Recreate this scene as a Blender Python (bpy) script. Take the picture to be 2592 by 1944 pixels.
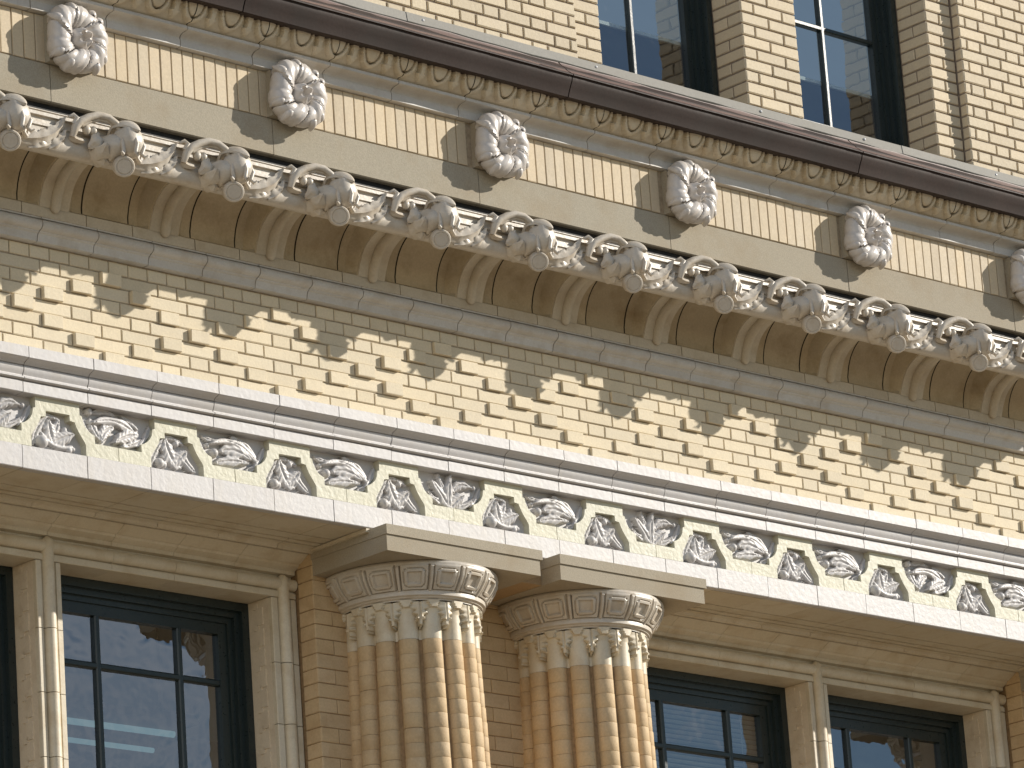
import bpy, math, random
import numpy as np
from mathutils import Vector, Matrix

random.seed(7)
rng = np.random.default_rng(7)
scene = bpy.context.scene
for o in list(bpy.data.objects):
    bpy.data.objects.remove(o)
col = scene.collection
PI = math.pi

# ------------------------------------------------------------------ camera
RX = Vector((0.72807243, -0.68214210, -0.06776939))
RY = Vector((0.14959766, 0.25458827, -0.95540847))
RZ = Vector((0.66897763, 0.68546843, 0.28740557))
cam_data = bpy.data.cameras.new('camera')
cam = bpy.data.objects.new('camera', cam_data)
col.objects.link(cam)
m3 = Matrix((RX, -RY, -RZ)).transposed()
cam.matrix_world = Matrix.Translation(Vector((0, 0, 9.5)) - 27.5 * RZ) @ m3.to_4x4()
cam_data.sensor_width = 36.0
cam_data.lens = 12341.78 / 2592 * 36.0
cam_data.clip_start = 0.1
cam_data.clip_end = 3000
scene.camera = cam

# ------------------------------------------------------------------ light
TO_SUN = Vector((1.82, -1.0, 0.90)).normalized()
SUN_EL = math.asin(TO_SUN.z)
SUN_ROT = math.atan2(-TO_SUN.x, TO_SUN.y)
sun_data = bpy.data.lights.new('sun', 'SUN')
sun_data.energy = 5.0
sun_data.angle = math.radians(0.5)
sun_data.color = (1.0, 0.935, 0.84)
sun = bpy.data.objects.new('sun', sun_data)
col.objects.link(sun)
sun.rotation_euler = TO_SUN.to_track_quat('Z', 'Y').to_euler()
sun.location = (20, -20, 30)

world = bpy.data.worlds.new('World')
scene.world = world
world.use_nodes = True
wn = world.node_tree
wn.nodes.clear()
w_out = wn.nodes.new('ShaderNodeOutputWorld')
w_bg = wn.nodes.new('ShaderNodeBackground')
w_bg.inputs['Strength'].default_value = 0.10
sky = wn.nodes.new('ShaderNodeTexSky')
sky.sky_type = 'NISHITA'
sky.sun_disc = False
sky.sun_elevation = SUN_EL
sky.sun_rotation = SUN_ROT
sky.air_density = 1.0
sky.dust_density = 0.4
sky.ozone_density = 1.6
# scattered fair-weather cloud over the whole sky
w_tc = wn.nodes.new('ShaderNodeTexCoord')
w_map = wn.nodes.new('ShaderNodeMapping')
w_map.inputs['Scale'].default_value = (1.0, 1.0, 2.2)
w_no = wn.nodes.new('ShaderNodeTexNoise')
w_no.inputs['Scale'].default_value = 5.0
w_no.inputs['Detail'].default_value = 7.0
w_no.inputs['Roughness'].default_value = 0.55
w_no.inputs['Distortion'].default_value = 0.6
w_rmp = wn.nodes.new('ShaderNodeValToRGB')
w_rmp.color_ramp.elements[0].position = 0.53
w_rmp.color_ramp.elements[0].color = (0, 0, 0, 1)
w_rmp.color_ramp.elements[1].position = 0.70
w_rmp.color_ramp.elements[1].color = (1, 1, 1, 1)
w_mix = wn.nodes.new('ShaderNodeMixRGB')
w_mix.inputs['Color2'].default_value = (5.6, 5.9, 6.4, 1)
w_fac = wn.nodes.new('ShaderNodeMath')
w_fac.operation = 'MULTIPLY'
w_fac.inputs[1].default_value = 0.75
L = wn.links.new
L(w_tc.outputs['Generated'], w_map.inputs['Vector'])
L(w_map.outputs['Vector'], w_no.inputs['Vector'])
L(w_no.outputs['Fac'], w_rmp.inputs['Fac'])
L(w_rmp.outputs['Color'], w_fac.inputs[0])
L(w_fac.outputs[0], w_mix.inputs['Fac'])
L(sky.outputs['Color'], w_mix.inputs['Color1'])
L(w_mix.outputs['Color'], w_bg.inputs['Color'])
L(w_bg.outputs['Background'], w_out.inputs['Surface'])

scene.view_settings.view_transform = 'Standard'
scene.view_settings.look = 'None'
scene.view_settings.gamma = 1.0
scene.view_settings.use_curve_mapping = False
scene.view_settings.exposure = 0.22
scene.render.engine = 'CYCLES'
scene.cycles.max_bounces = 6
scene.cycles.diffuse_bounces = 4
scene.cycles.transparent_max_bounces = 8
scene.render.resolution_x = 1024
scene.render.resolution_y = 768


# ------------------------------------------------------------------ materials
def new_mat(name):
    m = bpy.data.materials.new(name)
    m.use_nodes = True
    nt = m.node_tree
    nt.nodes.clear()
    out = nt.nodes.new('ShaderNodeOutputMaterial')
    return m, nt, out


def nd(nt, typ, **kw):
    n = nt.nodes.new(typ)
    for k, v in kw.items():
        if k.startswith('i_'):
            n.inputs[k[2:].replace('_', ' ')].default_value = v
        else:
            setattr(n, k, v)
    return n


def surface(name, base, rough=0.6, spec=0.5, var=0.08, hue=0.0, stain=None, stain_amt=0.0, stain_scale=6.0,
            grain=0.15, grain_scale=90.0, bump=0.15, bump_scale=60.0, vary_obj=True, streak=0.0, coat=0.0, alt=None):
    """Weathered solid surface: tone per piece, fine grain, dirt with its own shape, light relief."""
    m, nt, out = new_mat(name)
    lk = nt.links.new
    bs = nd(nt, 'ShaderNodeBsdfPrincipled')
    bs.inputs['Roughness'].default_value = rough
    bs.inputs['Specular IOR Level'].default_value = spec
    bs.inputs['Coat Weight'].default_value = coat
    bs.inputs['Coat Roughness'].default_value = 0.25
    geo = nd(nt, 'ShaderNodeNewGeometry')
    oi = nd(nt, 'ShaderNodeObjectInfo')
    add = nd(nt, 'ShaderNodeMath', operation='ADD')
    lk(oi.outputs['Random'], add.inputs[0])
    lk(geo.outputs['Random Per Island'], add.inputs[1])
    fr = nd(nt, 'ShaderNodeMath', operation='FRACT')
    lk(add.outputs[0], fr.inputs[0])
    # per piece value
    mr = nd(nt, 'ShaderNodeMapRange')
    mr.inputs['To Min'].default_value = 1.0 - var
    mr.inputs['To Max'].default_value = 1.0 + var
    lk(fr.outputs[0], mr.inputs['Value'])
    colr = nd(nt, 'ShaderNodeMixRGB', blend_type='MIX')
    colr.inputs['Color1'].default_value = (*base, 1)
    colr.inputs['Color2'].default_value = (*(alt or base), 1)
    m7 = nd(nt, 'ShaderNodeMath', operation='MULTIPLY')
    m7.inputs[1].default_value = 7.31
    lk(fr.outputs[0], m7.inputs[0])
    f7 = nd(nt, 'ShaderNodeMath', operation='FRACT')
    lk(m7.outputs[0], f7.inputs[0])
    lk(f7.outputs[0], colr.inputs['Fac'])
    mul = nd(nt, 'ShaderNodeVectorMath', operation='SCALE')
    lk(colr.outputs['Color'], mul.inputs[0])
    lk(mr.outputs['Result'], mul.inputs['Scale'])
    cur = mul.outputs['Vector']
    # grain
    n1 = nd(nt, 'ShaderNodeTexNoise')
    n1.inputs['Scale'].default_value = grain_scale
    n1.inputs['Detail'].default_value = 4
    lk(geo.outputs['Position'], n1.inputs['Vector'])
    g1 = nd(nt, 'ShaderNodeMapRange')
    g1.inputs['From Min'].default_value = 0.3
    g1.inputs['From Max'].default_value = 0.7
    g1.inputs['To Min'].default_value = 1 - grain
    g1.inputs['To Max'].default_value = 1 + grain
    lk(n1.outputs['Fac'], g1.inputs['Value'])
    mu2 = nd(nt, 'ShaderNodeVectorMath', operation='SCALE')
    lk(cur, mu2.inputs[0])
    lk(g1.outputs['Result'], mu2.inputs['Scale'])
    cur = mu2.outputs['Vector']
    if stain is not None:
        n2 = nd(nt, 'ShaderNodeTexNoise')
        n2.inputs['Scale'].default_value = stain_scale
        n2.inputs['Detail'].default_value = 8
        n2.inputs['Roughness'].default_value = 0.62
        mp = nd(nt, 'ShaderNodeMapping')
        mp.inputs['Scale'].default_value = (1.0, 1.0, 0.35 if streak else 1.0)
        lk(geo.outputs['Position'], mp.inputs['Vector'])
        lk(mp.outputs['Vector'], n2.inputs['Vector'])
        r2 = nd(nt, 'ShaderNodeMapRange')
        r2.inputs['From Min'].default_value = 0.48
        r2.inputs['From Max'].default_value = 0.72
        r2.inputs['To Min'].default_value = 0.0
        r2.inputs['To Max'].default_value = stain_amt
        lk(n2.outputs['Fac'], r2.inputs['Value'])
        mx = nd(nt, 'ShaderNodeMixRGB', blend_type='MIX')
        mx.inputs['Color2'].default_value = (*stain, 1)
        lk(r2.outputs['Result'], mx.inputs['Fac'])
        lk(cur, mx.inputs['Color1'])
        cur = mx.outputs['Color']
    lk(cur, bs.inputs['Base Color'])
    n3 = nd(nt, 'ShaderNodeTexNoise')
    n3.inputs['Scale'].default_value = bump_scale
    n3.inputs['Detail'].default_value = 5
    lk(geo.outputs['Position'], n3.inputs['Vector'])
    bp = nd(nt, 'ShaderNodeBump')
    bp.inputs['Strength'].default_value = bump
    bp.inputs['Distance'].default_value = 0.01
    lk(n3.outputs['Fac'], bp.inputs['Height'])
    lk(bp.outputs['Normal'], bs.inputs['Normal'])
    rr = nd(nt, 'ShaderNodeMapRange')
    rr.inputs['To Min'].default_value = max(0.05, rough - 0.1)
    rr.inputs['To Max'].default_value = min(1.0, rough + 0.12)
    lk(n3.outputs['Fac'], rr.inputs['Value'])
    lk(rr.outputs['Result'], bs.inputs['Roughness'])
    lk(bs.outputs['BSDF'], out.inputs['Surface'])
    return m


M = {}
M['brick'] = surface('buff_brick', (0.665, 0.58, 0.425), rough=0.68, spec=0.3, var=0.06, alt=(0.69, 0.59, 0.415), stain=(0.50, 0.43, 0.31),
                     stain_amt=0.25, stain_scale=9, grain=0.06, bump=0.12)
M['brick_up'] = surface('pale_buff_brick', (0.585, 0.495, 0.35), rough=0.68, spec=0.3, var=0.07, alt=(0.615, 0.51, 0.35), stain=(0.52, 0.44, 0.33),
                        stain_amt=0.25, stain_scale=9, grain=0.06, bump=0.12)
M['brick_soldier'] = surface('long_buff_brick', (0.555, 0.47, 0.34), rough=0.66, spec=0.3, var=0.08, alt=(0.60, 0.49, 0.33), stain=(0.50, 0.42, 0.31),
                             stain_amt=0.3, stain_scale=7, grain=0.06, bump=0.1)
M['brick_tan'] = surface('tan_brick', (0.57, 0.415, 0.235), rough=0.7, spec=0.3, var=0.05, alt=(0.58, 0.435, 0.265), stain=(0.40, 0.255, 0.13),
                         stain_amt=0.5, stain_scale=7, grain=0.07, bump=0.12)
M['mortar'] = surface('mortar', (0.37, 0.30, 0.21), rough=0.9, var=0.0, grain=0.2, grain_scale=50)
M['mortar_tan'] = surface('tan_mortar', (0.30, 0.195, 0.10), rough=0.9, var=0.0, grain=0.2, grain_scale=50)
M['mortar_dark'] = surface('raked_mortar', (0.235, 0.185, 0.14), rough=0.9, var=0.0, grain=0.2, grain_scale=50)
M['crack'] = surface('dark_joint', (0.05, 0.04, 0.03), rough=0.95, var=0.0, grain=0.2)
M['white'] = surface('white_glazed_terracotta', (0.55, 0.53, 0.515), rough=0.42, spec=0.32, var=0.025, alt=(0.55, 0.53, 0.52),
                     stain=(0.52, 0.47, 0.40), stain_amt=0.35, stain_scale=8, grain=0.03, bump=0.14, bump_scale=38, streak=1)
M['cream'] = surface('cream_terracotta', (0.62, 0.54, 0.40), rough=0.45, spec=0.4, var=0.04, alt=(0.64, 0.57, 0.44),
                     stain=(0.46, 0.34, 0.19), stain_amt=0.55, stain_scale=7, grain=0.05, bump=0.10, bump_scale=30)
M['pale'] = surface('pale_grey_terracotta', (0.55, 0.52, 0.47), rough=0.45, spec=0.4, var=0.05, alt=(0.56, 0.54, 0.50),
                    stain=(0.40, 0.33, 0.24), stain_amt=0.5, stain_scale=9, grain=0.05, bump=0.10, bump_scale=30)
M['coffer'] = surface('brown_terracotta', (0.49, 0.405, 0.27), rough=0.6, spec=0.3, var=0.08, alt=(0.52, 0.435, 0.30),
                      stain=(0.30, 0.215, 0.11), stain_amt=0.6, stain_scale=6, grain=0.07, bump=0.10, bump_scale=30)  # browner base tone for the rib blocks and recessed coffers
M['rib'] = surface('dull_terracotta', (0.53, 0.46, 0.345), rough=0.5, spec=0.35, var=0.05, alt=(0.54, 0.48, 0.375),
                   stain=(0.40, 0.31, 0.19), stain_amt=0.5, stain_scale=8, grain=0.06, bump=0.10, bump_scale=30)
M['orn'] = surface('ornament_terracotta', (0.56, 0.505, 0.425), rough=0.36, spec=0.42, var=0.03, stain=(0.44, 0.34, 0.22),
                   stain_amt=0.5, stain_scale=12, grain=0.05, bump=0.12, bump_scale=45)
M['rosette'] = surface('rosette_glaze', (0.60, 0.56, 0.52), rough=0.32, spec=0.45, var=0.03, stain=(0.45, 0.36, 0.26),
                       stain_amt=0.3, stain_scale=14, grain=0.04, bump=0.10, bump_scale=40)
M['plate'] = surface('pale_green_cream_paint', (0.60, 0.575, 0.44), rough=0.5, spec=0.3, var=0.02, alt=(0.60, 0.585, 0.47), stain=(0.52, 0.48, 0.34),
                     stain_amt=0.4, stain_scale=10, grain=0.03, bump=0.35, bump_scale=42)
M['stone'] = surface('limestone', (0.375, 0.325, 0.245), rough=0.85, spec=0.2, var=0.05, alt=(0.355, 0.32, 0.25), stain=(0.31, 0.235, 0.145),
                     stain_amt=0.45, stain_scale=3.2, grain=0.12, grain_scale=140, bump=0.12, bump_scale=140)
M['copper'] = surface('weathered_copper', (0.044, 0.029, 0.024), rough=0.62, spec=0.22, var=0.12, stain=(0.038, 0.031, 0.027),
                      stain_amt=0.7, stain_scale=5, grain=0.14, grain_scale=70, bump=0.05, streak=1)
M['tan_stone'] = surface('tan_stone', (0.40, 0.275, 0.15), rough=0.85, spec=0.2, var=0.02, stain=(0.30, 0.20, 0.11), stain_amt=0.6,
                         stain_scale=5, grain=0.12, grain_scale=120)
M['copper_top'] = surface('pinkish_copper', (0.17, 0.11, 0.09), rough=0.5, spec=0.5, var=0.05, stain=(0.12, 0.085, 0.07),
                          stain_amt=0.5, stain_scale=6, grain=0.1, bump=0.05)
M['strip'] = surface('grey_metal_strip', (0.33, 0.315, 0.28), rough=0.75, spec=0.2, var=0.04, stain=(0.30, 0.28, 0.24), stain_amt=0.4,
                     stain_scale=9, grain=0.06, bump=0.05)
M['black'] = surface('tarred_flashing', (0.012, 0.011, 0.010), rough=0.7, var=0.0, grain=0.3, stain=(0.06, 0.05, 0.04), stain_amt=0.6,
                     stain_scale=11)
M['green'] = surface('dark_green_paint', (0.016, 0.026, 0.026), rough=0.30, spec=0.5, var=0.08, grain=0.12, stain=(0.03, 0.04, 0.038),
                     stain_amt=0.4, bump=0.05)
M['reveal'] = surface('keyed_cream_terracotta', (0.68, 0.58, 0.44), rough=0.5, var=0.03, stain=(0.42, 0.30, 0.17), stain_amt=0.4,
                      stain_scale=9, grain=0.05, bump=0.1)
M['room'] = surface('dim_room', (0.10, 0.09, 0.08), rough=0.9, var=0.0, grain=0.1)
M['ceiling'] = surface('room_ceiling', (0.32, 0.31, 0.29), rough=0.9, var=0.0, grain=0.05)
M['shade'] = surface('shade_cloth', (0.80, 0.80, 0.78), rough=0.9, var=0.0, grain=0.04)
M['shade_glow'] = None
M['slat'] = surface('blind_slat', (0.50, 0.50, 0.50), rough=0.5, var=0.05, grain=0.02)
M['screw'] = surface('screw_metal', (0.6, 0.6, 0.6), rough=0.3, var=0.0, grain=0.0)
M['paving'] = surface('concrete_paving', (0.24, 0.19, 0.13), rough=0.85, var=0.0, grain=0.1, grain_scale=8, stain=(0.18, 0.145, 0.10),
                      stain_amt=0.6, stain_scale=0.4)
M['plain_wall'] = surface('lower_wall_brick', (0.55, 0.44, 0.28), rough=0.7, var=0.0, grain=0.1)


def glass_mat():
    m, nt, out = new_mat('window_glass')
    lk = nt.links.new
    geo = nd(nt, 'ShaderNodeNewGeometry')
    no = nd(nt, 'ShaderNodeTexNoise')
    no.inputs['Scale'].default_value = 4.5
    no.inputs['Detail'].default_value = 2
    lk(geo.outputs['Position'], no.inputs['Vector'])
    bp = nd(nt, 'ShaderNodeBump')
    bp.inputs['Strength'].default_value = 0.25
    bp.inputs['Distance'].default_value = 0.012
    lk(no.outputs['Fac'], bp.inputs['Height'])
    fr = nd(nt, 'ShaderNodeFresnel')
    fr.inputs['IOR'].default_value = 3.1
    gl = nd(nt, 'ShaderNodeBsdfGlossy')
    gl.inputs['Roughness'].default_value = 0.015
    gl.inputs['Color'].default_value = (0.95, 0.97, 1, 1)
    lk(bp.outputs['Normal'], gl.inputs['Normal'])
    tr = nd(nt, 'ShaderNodeBsdfTransparent')
    tr.inputs['Color'].default_value = (0.84, 0.88, 0.88, 1)
    mx = nd(nt, 'ShaderNodeMixShader')
    # the outer face reflects; the inner face of the same pane only lets light through
    inv = nd(nt, 'ShaderNodeMath', operation='SUBTRACT')
    inv.inputs[0].default_value = 1.0
    lk(geo.outputs['Backfacing'], inv.inputs[1])
    fm = nd(nt, 'ShaderNodeMath', operation='MULTIPLY')
    lk(fr.outputs['Fac'], fm.inputs[0])
    lk(inv.outputs[0], fm.inputs[1])
    lk(fm.outputs[0], mx.inputs['Fac'])
    lk(tr.outputs['BSDF'], mx.inputs[1])
    lk(gl.outputs['BSDF'], mx.inputs[2])
    lk(mx.outputs['Shader'], out.inputs['Surface'])
    return m


M['glass'] = glass_mat()


def emit_mat(name, c, s):
    m, nt, out = new_mat(name)
    e = nd(nt, 'ShaderNodeEmission')
    e.inputs['Color'].default_value = (*c, 1)
    e.inputs['Strength'].default_value = s
    nt.links.new(e.outputs['Emission'], out.inputs['Surface'])
    return m


M['shade_glow'] = emit_mat('glowing_shade_cloth', (0.66, 0.82, 1.0), 0.20)  # roller cloth given a glow of its own, no lamp stands behind it
M['lamp'] = emit_mat('fluorescent_tube', (0.60, 0.95, 1.0), 0.20)


# ------------------------------------------------------------------ mesh helpers
class MB:
    def __init__(self):
        self.v = []
        self.f = []

    def box(self, x0, x1, y0, y1, z0, z1):
        b = len(self.v)
        self.v += [(x0, y0, z0), (x1, y0, z0), (x1, y1, z0), (x0, y1, z0), (x0, y0, z1), (x1, y0, z1), (x1, y1, z1), (x0, y1, z1)]
        self.f += [tuple(b + i for i in q) for q in ((0, 1, 5, 4), (1, 2, 6, 5), (2, 3, 7, 6), (3, 0, 4, 7), (4, 5, 6, 7), (3, 2, 1, 0))]
        return self

    def prism(self, poly, x0, x1):
        """closed polygon of (y,z) pulled along x"""
        b = len(self.v)
        n = len(poly)
        self.v += [(x0, y, z) for y, z in poly] + [(x1, y, z) for y, z in poly]
        self.f += [(b + i, b + (i + 1) % n, b + n + (i + 1) % n, b + n + i) for i in range(n)]
        self.f += [tuple(b + i for i in range(n))[::-1], tuple(b + n + i for i in range(n))]
        return self

    def prism_y(self, poly, y0, y1):
        """closed polygon of (x,z) pulled along y, y0 in front"""
        b = len(self.v)
        n = len(poly)
        self.v += [(x, y0, z) for x, z in poly] + [(x, y1, z) for x, z in poly]
        self.f += [(b + i, b + (i + 1) % n, b + n + (i + 1) % n, b + n + i)[::-1] for i in range(n)]
        self.f += [tuple(b + i for i in range(n)), tuple(b + n + i for i in range(n))[::-1]]
        return self

    def prism_z(self, poly, z0, z1):
        b = len(self.v)
        n = len(poly)
        self.v += [(x, y, z0) for x, y in poly] + [(x, y, z1) for x, y in poly]
        self.f += [(b + i, b + (i + 1) % n, b + n + (i + 1) % n, b + n + i) for i in range(n)]
        self.f += [tuple(b + i for i in range(n))[::-1], tuple(b + n + i for i in range(n))]
        return self

    def grid(self, P, wrap_u=False, wrap_v=False):
        """P array (nu,nv,3)"""
        nu, nv = P.shape[:2]
        b = len(self.v)
        self.v += [tuple(p) for p in P.reshape(-1, 3).tolist()]
        for i in range(nu if wrap_u else nu - 1):
            for j in range(nv if wrap_v else nv - 1):
                i2 = (i + 1) % nu
                j2 = (j + 1) % nv
                self.f.append((b + i * nv + j, b + i2 * nv + j, b + i2 * nv + j2, b + i * nv + j2))
        return self

    def tube(self, pts, rad, n=10, caps=True):
        pts = [Vector(p) for p in pts]
        k = len(pts)
        rad = [rad] * k if isinstance(rad, (int, float)) else rad
        rings = []
        up = Vector((0.13, -0.9, 0.4)).normalized()
        for i, p in enumerate(pts):
            t = (pts[min(i + 1, k - 1)] - pts[max(i - 1, 0)]).normalized()
            a = (up - t * up.dot(t))
            if a.length < 1e-4:
                a = Vector((1, 0, 0)) - t * t.x
            a.normalize()
            c = t.cross(a)
            rings.append([tuple(p + rad[i] * (a * math.cos(2 * PI * j / n) + c * math.sin(2 * PI * j / n))) for j in range(n)])
        b = len(self.v)
        self.grid(np.array(rings), wrap_v=True)
        if caps:
            self.f.append(tuple(b + j for j in range(n)))
            self.f.append(tuple(b + (k - 1) * n + j for j in range(n))[::-1])
        return self

    def ellipsoid(self, c, r, nu=16, nv=10, fn=None, rot=None):
        P = np.zeros((nu, nv, 3))
        for i in range(nu):
            for j in range(nv):
                ph = 2 * PI * i / nu
                th = PI * (j + 0.02) / (nv - 1 + 0.04)
                s = fn(ph, th) if fn else 1.0
                d = Vector((r[0] * s * math.sin(th) * math.cos(ph), r[1] * s * math.sin(th) * math.sin(ph), r[2] * s * math.cos(th)))
                if rot is not None:
                    d = rot @ d
                P[i, j] = (c[0] + d.x, c[1] + d.y, c[2] + d.z)
        return self.grid(P, wrap_u=True)

    def leaf(self, pts, width, normal, cup=0.3, lobes=5, notch=0.28, nu=19, nv=7, thick=0.008, rib=0.006):
        """leaf blade swept along a polyline; lobed edge, folded on its midrib, solid"""
        pts = [Vector(p) for p in pts]
        normal = Vector(normal).normalized()
        k = len(pts) - 1
        top = np.zeros((nu, nv, 3))
        bot = np.zeros((nu, nv, 3))

        def cr(t):
            x = t * k
            i = min(int(x), k - 1)
            f = x - i
            p0, p1, p2, p3 = pts[max(i - 1, 0)], pts[i], pts[i + 1], pts[min(i + 2, k)]
            return 0.5 * ((2 * p1) + (p2 - p0) * f + (2 * p0 - 5 * p1 + 4 * p2 - p3) * f * f + (3 * p1 - p0 - 3 * p2 + p3) * f ** 3)
        for i in range(nu):
            t = i / (nu - 1)
            p = cr(t)
            tg = (cr(min(t + 0.02, 1)) - cr(max(t - 0.02, 0))).normalized()
            nn = (normal - tg * normal.dot(tg)).normalized()
            sd = tg.cross(nn)
            w = width * (math.sin(PI * (0.06 + 0.94 * t) ** 0.8) ** 0.75 if t < 1 else 0.0)
            w = max(w, 0.002) * (1 - notch * abs(math.sin(lobes * PI * t)) ** 3)
            for j in range(nv):
                u = 2 * j / (nv - 1) - 1
                h = cup * w * (1 - u * u) + (rib if abs(u) < 0.01 else 0.0) - rib * abs(math.sin(lobes * PI * (t + 0.15 * abs(u)))) * abs(u)
                q = p + sd * (w * u) + nn * h
                top[i, j] = q
                bot[i, j] = q - nn * thick
        self.grid(top)
        self.grid(bot[:, ::-1])
        # rim
        for a, c in ((0, 0), (nv - 1, nv - 1)):
            rim = np.stack([top[:, a], bot[:, c]], axis=1)
            self.grid(rim if a else rim[:, ::-1])
        return self

    def mesh(self, name, smooth=None):
        me = bpy.data.meshes.new(name)
        me.from_pydata(self.v, [], self.f)
        me.update()
        if smooth is not None:
            me.polygons.foreach_set('use_smooth', [True] * len(me.polygons))
            if smooth < 179:
                me.set_sharp_from_angle(angle=math.radians(smooth))
        return me


def fix_normals(me):
    import bmesh
    bm = bmesh.new()
    bm.from_mesh(me)
    bmesh.ops.recalc_face_normals(bm, faces=bm.faces)
    bm.to_mesh(me)
    bm.free()
    me.update()


def obj(name, me, mat=None, parent=None, loc=(0, 0, 0), rot=None, scale=None):
    o = bpy.data.objects.new(name, me)
    col.objects.link(o)
    if mat is not None and me is not None and not me.materials:
        me.materials.append(M[mat] if isinstance(mat, str) else mat)
    o.location = loc
    if rot is not None:
        o.rotation_euler = rot
    if scale is not None:
        o.scale = scale
    if parent is not None:
        o.parent = parent
    return o


def put(name, mb, mat, parent, smooth=None, **kw):
    me = mb.mesh(name, smooth)
    fix_normals(me)
    return obj(name, me, mat, parent, **kw)


def tag(o, label=None, cat=None, group=None, kind=None):
    for k, v in (('label', label), ('category', cat), ('group', group), ('kind', kind)):
        if v:
            o[k] = v
    return o


XL, XR = -5.2, 7.4      # run of the facade that is built
VL, VR = -4.45, 5.05    # run the photograph can show

# ------------------------------------------------------------------ ground
g = MB().box(-600, 600, -600, 600, -0.3, 0.0)
tag(put('street_paving', g, 'paving', None), kind='structure')

# ------------------------------------------------------------------ the building
B = obj('office_building', None)
tag(B, 'buff brick office building with white terracotta cornice, paired reeded columns and copper gutter', 'building')

# solid body behind the facade, with the rooms left open
body = MB()
body.box(XL, XR, 0.10, 1.0, 8.50, 9.15)
body.box(XL, XR, 0.02, 9.0, 9.15, 10.3)
body.box(XL, XR, -0.36, 9.0, 10.3, 11.22)
body.box(XL, XR, 0.02, 9.0, 13.4, 14.2)
body.box(XL, XR, 0.5, 9.0, 0.0, 6.0)
body.box(XL, XR, 5.0, 9.0, 6.0, 13.4)
body.box(XL - 0.3, XL, 0.5, 9.0, 0.0, 14.2)
body.box(XR, XR + 0.3, 0.5, 9.0, 0.0, 14.2)
put('wall_core', body, 'plain_wall', B)
rooms = MB()
rooms.box(XL, XR, 4.8, 4.99, 6.0, 13.4)
rooms.box(XL, XR, 0.95, 4.8, 6.0, 6.1)
put('room_wall', rooms, 'room', B)
ceil = MB()
ceil.box(XL, XR, 1.02, 4.8, 8.62, 8.70)
ceil.box(XL, XR, 0.1, 4.8, 13.2, 13.3)
put('room_ceiling', ceil, 'ceiling', B)


# ---- bricks -----------------------------------------------------
def brick_mesh(name, w, h, d, var, bev=0.004, jit=0.0012):
    r = random.Random(hash(name) % 1000 + var * 17)
    mb = MB()

    def j():
        return r.uniform(-jit, jit)
    w2, h2 = w / 2, h / 2
    cs = [(-1, -1), (1, -1), (1, 1), (-1, 1)]
    fr = [(s * (w2 - bev) + j(), 0.0 + j() * 0.6, t * (h2 - bev) + j()) for s, t in cs]
    rg = [(s * w2 + j(), bev, t * h2 + j()) for s, t in cs]
    bk = [(s * w2, d, t * h2) for s, t in cs]
    mb.v = fr + rg + bk
    mb.f = [(0, 1, 2, 3)] + [(4 + i, 4 + (i + 1) % 4, (i + 1) % 4, i) for i in range(4)] + \
           [(8 + i, 8 + (i + 1) % 4, 4 + (i + 1) % 4, 4 + i) for i in range(4)]
    return mb.mesh(name)


class Bricks:
    """places bricks; pieces wanted as objects become children, the rest go into one stuff mesh"""
    def __init__(self, parent, mat, limit=None):
        self.parent = parent
        self.mat = mat
        self.cache = {}
        self.rest = MB()

    def get(self, w, h, d, bev):
        key = (round(w, 3), round(h, 3), d)
        if key not in self.cache:
            self.cache[key] = [brick_mesh('brick', w, h, d, i, bev) for i in range(4)]
        return random.choice(self.cache[key])

    def add(self, x, y, z, w, h, d=0.09, name='brick', single=True, bev=0.004, rotz=0.0):
        me = self.get(w, h, d, bev)
        y = y + random.uniform(-0.0012, 0.0012)
        if single:
            obj(name, me, self.mat, self.parent, (x, y, z), (random.uniform(-.004, .004), random.uniform(-.003, .003), rotz + random.uniform(-.003, .003)))
        else:
            b = len(self.rest.v)
            ca, sa = math.cos(rotz), math.sin(rotz)
            self.rest.v += [(x + v.co.x * ca - v.co.y * sa, y + v.co.x * sa + v.co.y * ca, z + v.co.z) for v in me.vertices]
            self.rest.f += [tuple(b + i for i in p.vertices) for p in me.polygons]

    def finish(self, name):
        if self.rest.v:
            tag(obj(name, self.rest.mesh(name), self.mat, self.parent), kind='stuff')


# ---- patterned brick frieze --------------------------------------
frz = put('brick_frieze', MB().box(XL, XR, 0.007, 0.05, 9.12, 9.80), 'mortar', B)
bk = Bricks(frz, 'brick')
PF, CF, HF = 0.3935, -1.122, 0.0733
J = 0.007
for k in range(-3, 5):
    zc = 9.396 + k * HF
    h = HF - J
    if k == 4:
        n0 = int((XL - CF) / (PF / 3)) - 1
        for n in range(n0, n0 + 200):
            x = CF + n * PF / 3
            if XL < x < XR:
                bk.add(x, 0, zc, PF / 3 - J, h, single=VL < x < VR and x < 4.5)
        continue
    for n in range(-30, 40):
        xh = CF + (k % 2) * PF / 2 + n * PF
        xs = xh + PF / 2
        if XL < xh < XR:
            # every third header of a diamond stands proud
            q = (xh - CF) / (PF / 2)
            proud = False
            for c in range(-40, 41):
                if abs(abs(round(q) - 6 * c) - abs(k)) < 0.1:
                    proud = True
            if proud:
                p = random.choice((0.015, 0.018, 0.021, 0.024))
                bk.add(xh, -p, zc, PF / 3 - J + 0.002, h, d=0.12, name='projecting_brick', single=VL < xh < VR, bev=0.002)
            else:
                bk.add(xh, 0, zc, PF / 3 - J, h, single=VL < xh < 4.6)
        if XL < xs < XR:
            bk.add(xs, 0, zc, 2 * PF / 3 - J, h, single=VL < xs < 4.6)
bk.finish('bricks_beyond')


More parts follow.
